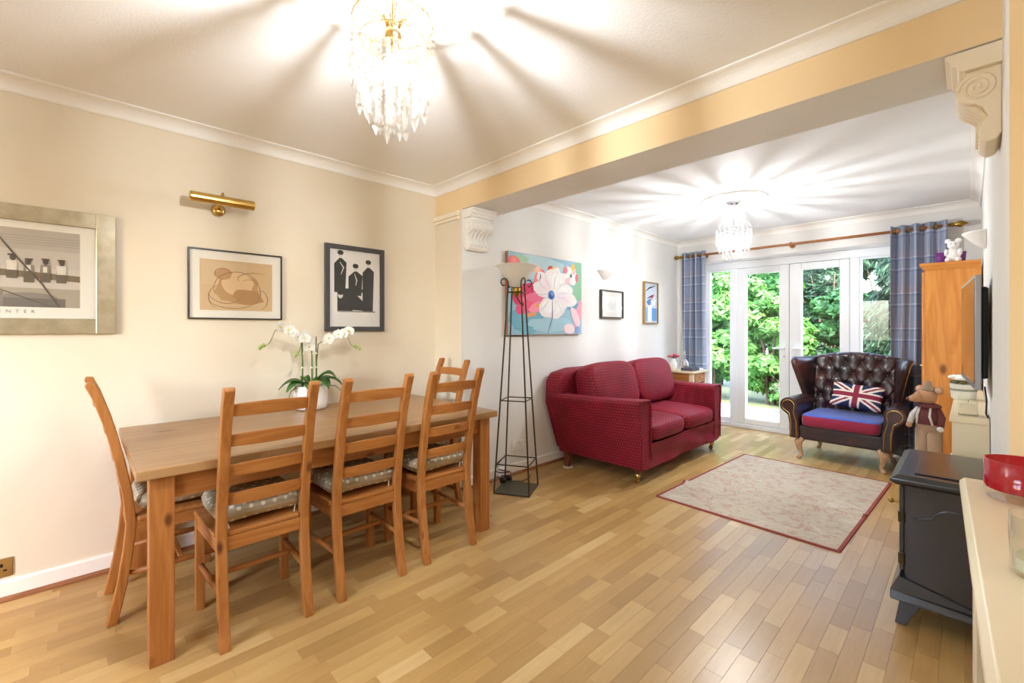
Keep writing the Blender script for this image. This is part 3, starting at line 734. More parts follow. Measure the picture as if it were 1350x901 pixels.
# band poster: generic dark silhouettes
P = [('#f4f3f0', R_(.08, .05, .92, .95))]; bk = '#33322f'
for cx, z0, z1, w in ((.25, .45, .86, .1), (.72, .24, .78, .1), (.5, .42, .72, .12)):
    P += [(bk, [(cx - w, z0), (cx + w * .8, z0), (cx + w, z1 - .06), (cx, z1), (cx - w, z1 - .08)]), ('#e8e6e1', ell(cx, z1 + .025, .04, .04)), (bk, ell(cx, z1 + .05, .05, .028))]
P += [(bk, [(.2, .24), (.45, .24), (.46, .5), (.2, .5)]), (bk, [(.42, .25), (.8, .24), (.62, .36), (.5, .44), (.4, .4)]), ('#e8e6e1', ell(.25, .42, .04, .04)), (bk, ell(.25, .45, .05, .03)),
      (bk, R_(.3, .46, .62, .5)), ('#8a8883', R_(.2, .225, .84, .24)), ('#d8d6d0', stroke([(.48, .68), (.52, .6), (.5, .54)], .012)), ('#d8d6d0', stroke([(.24, .8), (.3, .74), (.26, .66)], .012))]
picture('framed_poster', 'black framed poster of dark monochrome figures on white', 1.215, 1.664, 1.254, 1.873, XW, .034, .025, flat('#4a4a4c', .4), '#f4f3f0', P)
# picture light
t = thing('picture_light', 'brass tube picture light above the brown sketch', 'lamp', (XW, .588, 1.98))
MB().lathe([(.005, 0), (.032, .002), (.036, .012), (.024, .022), (.008, .026)], 20).build('wall_rose', 'brass', t, smooth=True).rotation_euler = (0, radians(90), 0)
MB().tube([(.02, 0, .0), (.05, .002, .03), (.075, .004, .075), (.105, .004, .08), (.125, .004, .055)], .007, 8).build('arm', 'brass', t, smooth=True)
MB().tube([(.135, -.16, .03), (.135, -.158, .03), (.135, .158, .03), (.135, .16, .03)], [.024, .028, .028, .024], 20).build('tube_shade', 'brass', t, smooth=False, bevel=.002)
def socket(label, loc, plate, hole):
    t = thing('wall_socket', label, 'socket', loc)
    B(.0005, .009, -.073, .073, -.043, .043).build('plate', plate, t, bevel=.003)
    for s in (-1, 1):
        for dy, dz, w, h in ((0, .012, .005, .008), (-.011, -.012, .006, .004), (.011, -.012, .006, .004)):
            B(.009, .0098, s * .038 + dy - w, s * .038 + dy + w, dz - h, dz + h).build('pin_hole', hole, t)
        B(.009, .013, s * .014 - .006, s * .014 + .006, .014, .034).build('switch', hole, t, bevel=.001)
socket('brass double socket low on the dining wall', (XW, -.305, .155), mottled('brass_plate', '#a58a5a', '#b89c68', 20, .35, metal=.8), flat('#191512', .5))
socket('white double socket behind the floor lamp', (XL, 2.765, .245), flat('#eceae4', .35), flat('#d8d6d0', .4))

# ------------------------------------------------------------------ chandeliers
def bead_strand(n_beads, drop, dw, seed, s=.0075):
    rnd = random.Random(seed); m = MB(); z = 0
    for k in range(n_beads):
        m.ball((0, 0, z - s), (s, s, s), 6, 4); z -= 2 * s + .001
    m.lathe([(.001, z), (dw * .55, z - drop * .12), (dw * .5, z - drop * .3), (dw * .85, z - drop * .55), (dw, z - drop * .72), (.001, z - drop)], 6)
    return m
def chandelier(name, label, loc, R, H, tiers, watts, col, arms, metal, rod_top, soft=.011):
    t = thing(name, label, 'chandelier', loc)     # loc = crown height
    MB().tube([(0, 0, 0), (0, 0, rod_top)], .006, 8).build('rod', metal, t)
    MB().lathe([(.05, rod_top), (.05, rod_top - .01), (.03, rod_top - .025), (.008, rod_top - .03)], 20).build('ceiling_cup', metal, t, smooth=False)
    MB().lathe([(.012, .02), (.022, .01), (.026, -.01), (.016, -.02), (.02, -.05), (.008, -.07)], 16).build('hub', metal, t, smooth=True)
    base = None
    for k in range(arms):
        if base is None:
            base = MB().tube([(.012, 0, -.01), (R * .25, 0, .055), (R * .55, 0, .085), (R * .85, 0, .07), (R, 0, .03)], .0018, 5).build('arm_wire', metal, t, smooth=True); o = base
        else: o = base.copy(); COL.objects.link(o); o.parent = t
        o.rotation_euler = (0, 0, 2 * pi * k / arms)
    for ti, (r, n, z, nb, dr, dw, bs) in enumerate(tiers):
        MB().tube([(r * cos(2 * pi * k / 32), r * sin(2 * pi * k / 32), z) for k in range(33)], .002, 5, False).build('ring', metal, t)
        base = None
        for k in range(n):
            if base is None: base = bead_strand(nb, dr, dw, ti, bs).build('crystal_strand', 'crystal', t); o = base
            else: o = base.copy(); COL.objects.link(o); o.parent = t
            a = 2 * pi * k / n
            o.location = (r * cos(a), r * sin(a), z - (.012 if k % 2 else 0)); o.rotation_euler = (0, 0, a)
    bl = MB().lathe([(.008, -.07), (.012, -.08), (.024, -.105), (.028, -.125), (.02, -.148), (.003, -.156)], 14).build('bulb', 'bulb', t, smooth=True)
    MB().lathe([(.011, -.05), (.011, -.075)], 10).build('bulb_holder', metal, bl)
    ld = bpy.data.lights.new('chandelier_light', 'POINT'); ld.energy = watts; ld.color = col; ld.shadow_soft_size = soft
    lo = bpy.data.objects.new('chandelier_light', ld); COL.objects.link(lo); lo.parent = t; lo.location = (0, 0, -.122)
    return t
chandelier('crystal_chandelier', 'large crystal drop chandelier with brass rod above the dining area', (-1.284, .716, 2.215), .125, .3,
           [(.125, 14, .03, 5, .105, .0135, .0095), (.104, 14, -.03, 6, .11, .0135, .009), (.072, 9, -.06, 7, .115, .013, .0085), (.04, 6, -.09, 8, .105, .012, .008), (.008, 1, -.12, 7, .09, .012, .008)],
           CH_W, (.91, .95, 1), 22, 'brass', ZC - 2.215)
chandelier('crystal_chandelier', 'small crystal drop chandelier under the ceiling rose', (-1.49, 4.25, 2.17), .13, .3,
           [(.145, 18, .01, 5, .05, .009, .0085), (.125, 18, -.03, 6, .06, .009, .008), (.09, 12, -.05, 8, .07, .009, .0075), (.05, 8, -.06, 8, .07, .009, .0075)],
           CH2_W, (.92, .96, 1), 14, 'chrome', ZC - .03 - 2.17, .014)
t = thing('ceiling_rose', 'round white plaster ceiling rose around the small chandelier', 'ceiling rose', (-1.49, 4.25, ZC - .035)); struct(t)
MB().lathe([(.02, .005), (.09, .008), (.1, .0), (.115, .012), (.2, .022), (.225, .012), (.245, .006), (.265, .014), (.272, .034)], 48).build('moulded_disc', 'plaster', t, smooth=False)
for k in range(16):
    a = 2 * pi * k / 16
    MB().ball((.165 * cos(a), .165 * sin(a), .018), (.04, .016, .006), 10, 6, rot=rotm('Z', math.degrees(a))).build('relief_leaf', 'plaster', t, smooth=True)

# ------------------------------------------------------------------ floor lamp
LX, LY = -2.5, 2.475
t = thing('floor_lamp', 'tall wrought iron tower floor lamp with frosted glass bowl', 'lamp', (LX, LY, 0), radians(29))
B(-.145, .145, -.145, .145, 0, .012).build('base_plate', 'slate', t, bevel=.002)
def lw(z): return .14 - .0545 * z
for sx in (-1, 1):
    for sy in (-1, 1):
        w = lw(1.6); MB().tube([(sx * .14, sy * .14, .012), (sx * lw(.8), sy * lw(.8), .8), (sx * w, sy * w, 1.6)], .0065, 6).build('post', 'iron', t)
        d = Vector((sx, sy, 0)).normalized(); c = Vector((sx * w, sy * w, 1.6)); pts = [c]
        for i in range(15):
            a = pi - i * .36; r = .035 * (1 - max(0, i - 6) * .07); cc = c + d * .035 + Vector((0, 0, .03)); pts.append(cc + d * r * cos(a) + Vector((0, 0, r * sin(a))))
        MB().tube(pts, .0055, 6).build('scroll', 'iron', t, smooth=True)
for z in (.224, .714, 1.216, 1.56):
    w = lw(z); m = MB()
    for a, b in (((-1, -1), (1, -1)), ((1, -1), (1, 1)), ((1, 1), (-1, 1)), ((-1, 1), (-1, -1))): m.tube([(a[0] * w, a[1] * w, z), (b[0] * w, b[1] * w, z)], .005, 6)
    m.build('cross_frame', 'iron', t)
MB().lathe([(.006, 1.52), (.02, 1.535), (.03, 1.56), (.034, 1.585), (.03, 1.6)], 20).build('bowl_holder', 'oldbrass', t, smooth=True)
MB().lathe([(.02, 1.598), (.045, 1.612), (.085, 1.66), (.12, 1.715), (.158, 1.765), (.172, 1.77), (.17, 1.774), (.155, 1.77), (.115, 1.72), (.08, 1.666), (.04, 1.62), (.015, 1.606)], 40).build('bowl_shade', 'bowl_glass', t, smooth=True)
MB().tube([(0, 0, 1.525), (.03, .02, 1.47), (.055, .0, 1.455), (.06, -.02, 1.475)], .005, 6).build('hanging_hook', 'iron', t, smooth=True)
# its flex and plug adaptor behind the base
t = thing('lamp_flex', 'black lamp flex with round adaptor on the floor behind the floor lamp', 'cable', (-2.69, 2.52, 0))
pts = [(.03 * cos(a * .5) * (2 + .02 * a) - .02, .03 * sin(a * .5) * 2 + .02, .006 + .0035 * a) for a in range(26)] + [(-.02, -.05, .11), (-.07, -.02, .13), (-.075, .1, .2)]
MB().tube(pts, .004, 6).build('coiled_cable', 'black', t, smooth=True)
for k in (-1, 1): MB().tube([(.02, k * .035 - .012, .026), (.02, k * .035 + .012, .026)], .026, 14).build('adaptor_disc', 'black', t)
MB().tube([(.03, .05, .006), (.1, .1, .005), (.09, .2, .005), (.04, .28, .005)], .004, 6).build('trailing_cable', 'black', t, smooth=True)

# ------------------------------------------------------------------ living-room pictures and sconces
def canvas_polys():
    P = [('#9cc3d6', R_(0, 0, 1, 1)), ('#b8d2d8', ell(.4, .85, .35, .16, 20, 0, .15, 1)), ('#79b3c9', ell(.22, .2, .22, .17, 20, .2, .2, 2)), ('#8fbf9f', [(.86, .5), (1, .45), (1, 1), (.9, 1)]),
         ('#a6c9a8', ell(.14, .93, .12, .05, 16, 0, .2, 3)), ('#6fa7c4', ell(.82, .42, .14, .1, 16, 0, .2, 4)), ('#a9cfdd', ell(.55, .12, .3, .1, 20, 0, .2, 5))]
    for c, a in (('#ef7d84', ell(.08, .82, .08, .15, 16, .2, .1, 6)), ('#f59a92', ell(.07, .84, .04, .11, 14, .1, .1, 7)), ('#f2a093', ell(.2, .74, .05, .08, 14, .3, .15, 8)), ('#e8646c', ell(.39, .7, .075, .14, 18, -.4, .1, 9)),
                 ('#f3918b', ell(.37, .74, .045, .11, 16, -.4, .1, 10)), ('#f6c3a8', ell(.35, .83, .05, .04, 12, 0, .2, 11)), ('#d9486f', ell(.24, .5, .2, .15, 20, .5, .12, 12)), ('#e87898', ell(.3, .42, .17, .11, 20, .3, .15, 13)),
                 ('#cf2f5c', ell(.33, .57, .05, .05, 14, 0, .2, 14)), ('#ee5f86', ell(.2, .34, .11, .08, 16, .6, .15, 15)), ('#f49ab0', ell(.36, .35, .13, .06, 16, .5, .15, 16)), ('#f0b04c', ell(.38, .37, .04, .03, 12, .2, .2, 17)),
                 ('#f0a26a', ell(.28, .25, .08, .025, 12, .3, .2, 18)), ('#de5a66', ell(.54, .82, .05, .08, 14, 0, .1, 19)), ('#f3dd7a', ell(.6, .83, .05, .06, 14, 0, .15, 20))): P.append((c, a))
    for ang, r1, r2, L in ((95, .09, .06, .23), (55, .1, .07, .24), (15, .11, .08, .25), (-35, .12, .08, .2), (-75, .14, .1, .22), (-115, .12, .09, .22), (160, .1, .06, .22), (130, .08, .05, .24), (75, .07, .05, .26), (-10, .1, .07, .3)):
        a = radians(ang); P.append(('#f3eff0', ell(.56 + L * .62 * cos(a), .52 + L * .85 * sin(a), L * .62, r1, 18, a, .06, ang + 400)))
        P.append(('#fbf9f8' if ang % 2 else '#f6eaf0', ell(.56 + L * .55 * cos(a), .52 + L * .75 * sin(a), L * .4, r2, 16, a, .06, ang + 800)))
    for ang in (5, 35, 72, 115, 145, 178, -15, -55, -95, -135):
        a = radians(ang); P.append((('#cfd6e6', '#e6cfdc', '#d8e2ea')[ang % 3], stroke([(.56 + .07 * cos(a), .52 + .09 * sin(a)), (.56 + .16 * cos(a + .1), .52 + .2 * sin(a + .1)), (.56 + .26 * cos(a), .52 + .33 * sin(a))], .007)))
    for cx, cy in ((.83, .8),):
        for k in range(6): P.append((('#fff6ee', '#f7c7cc', '#fdf3f0')[k % 3], ell(cx + .06 * cos(k * 1.05), cy + .08 * sin(k * 1.05), .05, .055, 12, 0, .1, k)))
        P += [('#e88b9a', ell(.75, .87, .03, .05)), ('#e9727f', ell(.92, .78, .025, .06)), ('#f2c56b', ell(.86, .92, .03, .05)), ('#5a8f86', ell(cx, cy, .02, .028))]
    P += [('#5f86c8', ell(.545, .515, .045, .062, 18, 0, .06, 30)), ('#3f63ad', ell(.54, .5, .028, .04, 14, 0, .1, 31)), ('#7f9fd6', ell(.555, .53, .018, .025)),
          ('#f2a7bb', ell(.95, .28, .05, .2, 16, -.2, .1, 32)), ('#f7d0d8', ell(.9, .24, .05, .14, 16, .4, .1, 33)), ('#f4dfe3', ell(.8, .07, .09, .07, 16, 0, .1, 34)), ('#8fa8d8', ell(.93, .06, .04, .05)),
          ('#7d8fb5', stroke([(.49, .0), (.53, .12), (.56, .22), (.56, .45)], .007)), ('#2c3a52', stroke([(.38, .68), (.4, .74), (.39, .78)], .006)), ('#40546a', stroke([(.06, .075), (.16, .07)], .002))]
    out = []
    for c, pts in P: out.append((c, [(min(1, max(0, u)), min(1, max(0, v))) for u, v in pts]))
    return out
t = thing('canvas_painting', 'colourful canvas painting of a large white flower with pink blooms', 'painting', (XL, 3.131, 1.222))
B(.001, .034, -.516, .516, 0, .72).build('stretcher_canvas', mottled('painted_canvas_edge', '#7d9a76', '#c24a4a', 3, .8), t)
art(t, canvas_polys(), .0345, 1.03, .718)
P = [('#f2f0ea', R_(.08, .07, .92, .93)), ('#f8f7f3', R_(.25, .2, .75, .78))]
for k in range(9): P.append(('#b9c3cf', stroke([(.34 + .04 * k, .3), (.33 + .04 * k, .45 + .1 * sin(k)), (.35 + .04 * k, .6 - .05 * cos(k))], .006)))
picture('framed_drawing', 'small dark framed pale pencil drawing below the wall light', 4.008, 4.442, 1.392, 1.7, XL, .014, .035, flat('#4c4640', .4), '#f5f4ef', P)
P = [('#c9d6e6', R_(.05, .03, .95, .97)), ('#eef1f4', R_(.3, .05, .6, .45)), ('#6b9fd4', R_(.58, .07, .94, .38)), ('#8fb4dd', R_(.08, .06, .3, .4)), ('#5d86c4', ell(.4, .52, .14, .08, 14, .3, .2, 1)), ('#d8667c', ell(.62, .66, .12, .05, 14, .3, .2, 2)),
     ('#3c3a44', stroke([(.15, .78), (.4, .86), (.85, .93)], .02)), ('#3c3a44', stroke([(.25, .6), (.5, .66), (.7, .68)], .02)), ('#e6edf4', ell(.7, .53, .16, .08, 14, 0, .2, 3)), ('#444c66', stroke([(.2, .5), (.3, .55), (.35, .48)], .018)), ('#d7b36a', ell(.68, .58, .04, .02))]
picture('narrow_print', 'narrow tall blue abstract print in a slim gold frame', 4.916, 5.256, 1.34, 1.855, XL, .012, .035, flat('#b08a4e', .35, .5), '#e8ecf0', P, False)
def sconce(label, loc, s):
    t = thing('wall_light', label, 'lamp', loc)
    rings = []
    for r, z in ((.012, 0), (.03, .012), (.06, .04), (.085, .07), (.105, .092), (.108, .1)):
        rings.append([(s * (.002 + r * 1.0 * sin(pi * k / 20)), r * 1.25 * cos(pi * k / 20), z) for k in range(21)])
    m = MB().loft(rings, cap=True); m.build('half_bowl_shade', 'plaster', t, smooth=True)
    o = B(min(.0005 * s, .012 * s), max(.0005 * s, .012 * s), -.04, .04, .02, .09).build('back_plate', 'plaster', t)
sconce('white plaster half-bowl wall light above the pale drawing', (XL, 4.1, 1.81), 1)
sconce('white plaster half-bowl wall light above the television', (XR, 4.05, 1.775), -1)

# ------------------------------------------------------------------ sofa
t = thing('sofa', 'crimson dotted velvet two-seat sofa on brass castors', 'sofa', (-2.74, 4.04, 0))
B(.06, .86, -.66, .66, .14, .34).build('base', 'sofa', t, bevel=.02, uv=True)
for s in (-1, 1):
    rings = []
    for i in range(9):
        u = i / 8; xx = .04 + .86 * u; yo = .99 - .16 * u ** 1.2; zt = .69 - .012 * sin(pi * u); ob = .80
        sec = [(ob, .12), (ob + (yo - ob) * .25, .3), (ob + (yo - ob) * .6, .5), (yo, zt - .03), (yo - .006, zt - .006), (yo - .03, zt), (yo - .15, zt), (yo - .18, zt - .012), (yo - .19, zt - .04), (.665, .45), (.655, .3), (.655, .12)]
        rings.append([(xx, s * a, z) for a, z in (sec if s < 0 else sec[::-1])])
    MB().loft(rings).build('arm', 'sofa', t, bevel=.012, uv=True, smooth=False)
    MB().tube([(.905, s * .655, .14), (.905, s * .66, .44), (.905, s * .655, .62), (.905, s * .68, .68), (.905, s * .8, .686), (.905, s * .825, .65), (.905, s * .805, .35), (.905, s * .8, .14)], .008, 6).build('piping', 'sofa', t, smooth=True, uv=True)
bk = [(-.95, .14), (.95, .14), (.97, .6), (.96, .8), (.9, .87), (.7, .9), (-.7, .9), (-.9, .87), (-.96, .8), (-.97, .6)]
m = MB(); m.loft([[(.0 + .0 * z, y * (.84 if z < .3 else 1), z) for y, z in bk], [(.16, y * (.68 if z < .3 else .98), z) for y, z in bk]]); m.build('back', 'sofa', t, bevel=.03, seg=3, uv=True)
def valance(u, v):
    y = -.80 + 1.6 * u; z = .12 + .2 * v
    return (.9 + .008 * sin(u * 23) * (1 - v) + .01 * sin(v * 6 + u * 9), y, z + .002 * sin(u * 15))
m = MB().grid(valance, 40, 8)
m.grid(lambda u, v: (.86, -.80 + 1.6 * u, .12 + .2 * v), 40, 8); m.build('front_skirt', 'sofa', t, smooth=True, uv=True)
m.v  # both faces of the skirt
for s in (-1, 1):
    MB().ball((.56, s * .325, .405), (.37, .318, .088), 32, 14, .45, .28, rotm('Y', 1.5)).build('seat_cushion', 'sofa', t, smooth=True, uv=True)
    MB().ball((.31, s * .38, .72), (.125, .385, .235), 32, 16, .5, .32, rotm('Y', -14)).build('back_cushion', 'sofa', t, smooth=True, uv=True)
    MB().loft([[(.12 + k[0] * .03, s * .76 + k[1] * .03, .14) for k in ((-1, -1), (1, -1), (1, 1), (-1, 1))], [(.16 + k[0] * .022 + .0, s * .82 + k[1] * .022, 0.008) for k in ((-1, -1), (1, -1), (1, 1), (-1, 1))]]).build('back_leg', 'darkwood', t, bevel=.003)
    l = MB().lathe([(.03, .13), (.026, .1), (.02, .072)], 14, (.84, s * .755, 0)).build('front_leg', 'darkwood', t, smooth=True)
    MB().lathe([(.022, .082), (.021, .05), (.012, .04), (.01, .03)], 14, (.84, s * .755, 0)).build('castor_cup', 'brass', l, smooth=True)
    MB().tube([(.83, s * .755 - .012, .02), (.83, s * .755 + .012, .02)], .02, 16).build('castor_wheel', 'brass', l)
    MB().box(.818, .845, s * .755 - .017, s * .755 - .013, .015, .045).box(.818, .845, s * .755 + .013, s * .755 + .017, .015, .045).build('castor_fork', 'brass', l)
cc = thing('castor_cup', 'round white coaster under the back leg of the red sofa', 'coaster', (-2.58, 3.22, 0))
MB().lathe([(.045, 0), (.048, .003), (.044, .0075), (.03, .0075)], 20).build('saucer', flat('#e9e4d8', .5), cc)

# ------------------------------------------------------------------ side table with ornaments
t = thing('side_table', 'cream topped wooden side table between the sofa and the curtain', 'table', (-2.46, 5.37, 0))
B(-.21, .21, -.21, .21, .745, .77).build('top', 'cream_lacquer', t, bevel=.004)
for sx in (-1, 1):
    for sy in (-1, 1): B(*sorted((sx * .19, sx * .155)), *sorted((sy * .19, sy * .155)), 0, .745).build('leg', 'cream_lacquer', t, bevel=.003)
B(-.155, .155, -.185, .185, .62, .745).build('drawer_case', 'cream_lacquer', t)
d = B(.185, .192, -.14, .14, .64, .735).build('drawer_front', 'pine_y', t, bevel=.002)
MB().ball((.202, 0, .69), .011, 10, 8).build('knob', 'brass', d, smooth=True)
B(-.14, .14, -.193, -.186, .64, .735).build('side_panel', 'pine_x', t, bevel=.002)
t = tag(B(-.07, .07, -.1, .1, 0, .035).build('storage_box', flat('#4c4855', .5), None, bevel=.004, loc=(-2.36, 5.3, .7705)), 'dark flat box on the side table', 'box')
t = tag(B(-.09, .03, -.07, .07, 0, .02).build('paperback', flat('#d9dde2', .6), None, bevel=.002, loc=(-2.33, 5.47, .7705)), 'pale blue book lying on the side table', 'book')
t = thing('glass_ornament', 'clear glass bell ornament with pointed finial on the side table', 'ornament', (-2.5, 5.45, .7705))
MB().lathe([(.055, 0), (.06, .01), (.058, .06), (.045, .1), (.02, .125), (.014, .135)], 20).build('bell', 'crystal', t, smooth=True)
MB().lathe([(.012, .135), (.024, .16), (.012, .185), (.018, .2), (.003, .24)], 14).build('finial', 'crystal', t, smooth=True)
t = thing('flower_vase', 'white vase of pink flowers on the side table', 'vase', (-2.57, 5.3, .7705))
MB().lathe([(.03, 0), (.045, .03), (.045, .08), (.025, .12), (.032, .135), (.026, .132), (.02, .12)], 20).build('vase_body', 'ceramic', t, smooth=True)
rnd = random.Random(4)
for k in range(7):
    a = k * .9; p = (.05 * cos(a), .05 * sin(a), .15 + .03 * rnd.random())
    MB().tube([(0, 0, .11), (p[0] * .5, p[1] * .5, .14), p], .002, 5).build('stem', 'orchid_stem', t)
    b = MB(); 
    for q in range(6): b.ball((p[0] + .012 * cos(q), p[1] + .012 * sin(q), p[2] + .008), (.014, .014, .012), 8, 5)
    b.build('bloom', flat(('#d8476c', '#e77a92')[k % 2], .7), t, smooth=True)
for k in range(5):
    a = k * 1.3; MB().loft([[(.03 * s * cos(a) - w * sin(a), .03 * s * sin(a) + w * cos(a), .13 + .02 * s) for w in (-.012 * sin(s), .012 * sin(s))] for s in (.6, 1.2, 2, 2.6)], cap=False, closed=False).build('leaf', 'orchid_leaf', t)

# ------------------------------------------------------------------ curtains
def curtain(label, x0, x1, n, amp, seed, wid):
    rnd = random.Random(seed); ztop, zbot = 2.285, .02; nu, nv = 110, 24; vs = []; uvs = []
    ph = rnd.uniform(0, 6)
    for j in range(nv + 1):
        v = j / nv; z = zbot + (ztop - zbot) * v
        for i in range(nu + 1):
            u = i / nu; sp = 1 + .06 * (1 - v); xx = (x0 + x1) / 2 + (u - .5) * (x1 - x0) * sp
            a = amp * (1 + .25 * sin(u * 11 + seed)) * (.85 + .2 * (1 - v))
            y = a * sin(2 * pi * n * u + ph + .35 * sin(v * 5 + u * 6)) + .008 * sin(v * 7 + u * 19)
            vs.append((xx + .012 * sin(v * 4 + u * 8) * (1 - v), 5.765 + y, z)); uvs.append((u * wid, z))
    m = MB(); fs = [(j * (nu + 1) + i, j * (nu + 1) + i + 1, (j + 1) * (nu + 1) + i + 1, (j + 1) * (nu + 1) + i) for j in range(nv) for i in range(nu)]
    m.add(vs, fs); o = m.build('curtain', 'plaid', None, smooth=True, uvs=uvs)
    s = o.modifiers.new('thick', 'SOLIDIFY'); s.thickness = .004
    t = thing('curtain', label, 'curtain', ((x0 + x1) / 2, 5.765, 0)); o.parent = t; o.location = (-(x0 + x1) / 2, -5.765, 0); o.name = 'cloth'
    for k in range(2 * n):
        xx = x0 + (x1 - x0) * (k + .5) / (2 * n)
        q = MB().tube([(xx - (x0 + x1) / 2, .027 * cos(a * pi / 8), 2.235 + .027 * sin(a * pi / 8)) for a in range(17)], .0045, 6, False).build('eyelet_ring', 'oldbrass', t, smooth=True)
    return t
curtain('grey blue plaid curtain beside the side table', -2.68, -2.37, 4, .042, 1, 1.1)
curtain('grey blue plaid curtain beside the pine cupboard', -.54, -.14, 4, .042, 2, 1.3)
t = thing('curtain_pole', 'wooden curtain pole with carved finials above the french doors', 'curtain pole', (-1.39, 5.765, 2.235))
MB().tube([(-1.3, 0, 0), (1.27, 0, 0)], .014, 14).build('pole', 'polewood', t, smooth=True)
for s, e in ((-1, -1.3), (1, 1.27)):
    rg = MB().tube([(e, 0, 0), (e + s * .015, 0, 0), (e + s * .02, 0, 0), (e + s * .03, 0, 0), (e + s * .055, 0, 0), (e + s * .075, 0, 0), (e + s * .1, 0, 0), (e + s * .115, 0, 0)], [.014, .022, .014, .016, .03, .027, .012, .003], 12).build('finial', 'oldbrass', t, smooth=True)
for e in (-1.0, -.02, .9):
    b = MB().tube([(e, 0, 0), (e, .05, -.005), (e, .083, -.01)], .012, 10).build('bracket', 'polewood', t, smooth=True)
    MB().tube([(e, .072, -.01), (e, .084, -.01)], .028, 16).build('bracket_rose', 'polewood', b)
    MB().tube([(e - .012, 0, 0), (e + .012, 0, 0)], .022, 14).build('bracket_cup', 'polewood', b)

# ------------------------------------------------------------------ wing armchair
t = thing('wing_armchair', 'dark oxblood leather buttoned wing armchair with blue topped seat', 'armchair', (-.85, 5.02, 0), radians(-3))
def cab(x, y, sx, sy):
    pts = [(x, y, .2), (x + sx * .02, y + sy * .02, .16), (x + sx * .012, y + sy * .012, .1), (x - sx * .004, y - sy * .004, .045), (x + sx * .012, y + sy * .012, .014), (x + sx * .02, y + sy * .02, .0)]
    return MB().tube(pts, [.04, .038, .024, .016, .02, .018], 10)
for sx in (-1, 1):
    cab(sx * .31, .06, sx, -1).build('leg', 'limed', t, smooth=True); cab(sx * .29, .61, sx, 1).build('leg', 'limed', t, smooth=True)
B(-.36, .36, .03, .66, .19, .325).build('seat_rail', 'leather', t, bevel=.02)
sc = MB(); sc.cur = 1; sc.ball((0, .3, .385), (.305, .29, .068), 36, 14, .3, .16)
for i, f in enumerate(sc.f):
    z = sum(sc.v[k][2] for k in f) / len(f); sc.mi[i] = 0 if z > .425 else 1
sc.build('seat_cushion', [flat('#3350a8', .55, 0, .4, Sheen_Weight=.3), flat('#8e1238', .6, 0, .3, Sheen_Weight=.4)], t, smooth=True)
for s in (-1, 1):
    rings = []
    for i in range(9):
        u = i / 8; y = .0 + .52 * u; ro = .078 - .012 * u; cx = .405 - .03 * u; cz = .515 + .02 * u
        sec = [(.31, .2), (.315, .35), (.33, .44)]
        for k in range(12):
            a = radians(200 - k * 22); sec.append((cx + ro * cos(a), cz + ro * sin(a)))
        sec += [(.41 - .02 * u, .42), (.395, .33), (.395, .2)]
        rings.append([(s * a, y, z) for a, z in (sec if s > 0 else sec[::-1])])
    MB().loft(rings).build('arm', 'leather', t, bevel=.008)
    tr = [(s * .33, -.004, .21), (s * .335, -.004, .36), (s * .36, -.004, .45)] + [(s * (.405 + .055 * cos(radians(200 - k * 30))), -.004, .515 + .055 * sin(radians(200 - k * 30))) for k in range(10)]
    MB().tube(tr, .0045, 6).build('stud_trim', 'brass', t, smooth=True)
    MB().tube([(s * .38, -.004, .21), (s * .38, -.004, .36), (s * .395, -.004, .44), (s * .43, -.004, .47)], .0045, 6).build('stud_trim', 'brass', t, smooth=True)
    WY = lambda u: .42 - .16 * u ** .8 + (.09 * (max(0, u - .85) / .15) ** 2)
    # wing
    rings = []
    for i in range(11):
        u = i / 10; z = .5 + .48 * u
        yf = WY(u); xo = .375 + .105 * u ** 1.2
        sec = [(.335, .66), (.322, .57 + .05 * u), (xo - .055, yf + .03), (xo - .03, yf), (xo, yf + .01), (xo + .005, yf + .04), (.40 + .03 * u, .66)]
        rings.append([(s * a, y, z) for a, y in (sec if s > 0 else sec[::-1])])
    MB().loft(rings).build('wing', 'leather', t, smooth=True, bevel=.0)
    wt = []
    for i in range(11):
        u = i / 10; z = .5 + .475 * u; yf = WY(u)
        wt.append((s * (.377 + .105 * u ** 1.2), yf + .022, z))
    MB().tube(wt, .005, 6).build('stud_trim', 'brass', t, smooth=True)
buttons = []
for r in range(5):
    for c in range(5 if r % 2 else 4): buttons.append(((c - (2 if r % 2 else 1.5)) * .135, .47 + r * .115))
def backf(u, v):
    x = -.345 + .69 * u; z0 = .34; ztop = .985 + .05 * (1 - (x / .345) ** 2); z = z0 + (ztop - z0) * v
    y = .545 + .1 * v - .03 * sin(pi * v)
    d = min(math.hypot(x - bx, z - bz) for bx, bz in buttons)
    y -= .028 * (1 - math.exp(-(d / .035) ** 2)) ; 
    # creases between neighbouring buttons
    cr = 9
    for k in (-1, 1):
        for bx, bz in buttons:
            q = abs((x - bx) * .115 - k * (z - bz) * .0675) / math.hypot(.115, .0675)
            if abs(x - bx) < .07 and abs(z - bz) < .118: cr = min(cr, q)
    y += .010 * math.exp(-(cr / .009) ** 2)
    edge = min(u, 1 - u, (1 - v) * 1.2) 
    if edge < .06: y += .03 * (1 - edge / .06) ** 2
    return (x, y, z)
m = MB().grid(backf, 90, 80); m.build('buttoned_back', 'leather', t, smooth=True)
bo = []
for i in range(13):
    x = -.36 + .72 * i / 12; zt = .985 + .05 * max(0, 1 - (x / .345) ** 2); bo.append((x, zt))
poly = [(-.36, .2)] + bo + [(.36, .2)]
MB().loft([[(x, .60 + .07 * (z - .2), z) for x, z in poly], [(x * .97, .68 + .07 * (z - .2), z) for x, z in poly]]).build('back_shell', 'leather', t, bevel=.015)
for bx, bz in buttons:
    v = (bz - .34) / .66; MB().ball((bx, .548 + .1 * v - .03 * sin(pi * v), bz), (.011, .007, .011), 10, 6).build('button', 'leather', t, smooth=True)
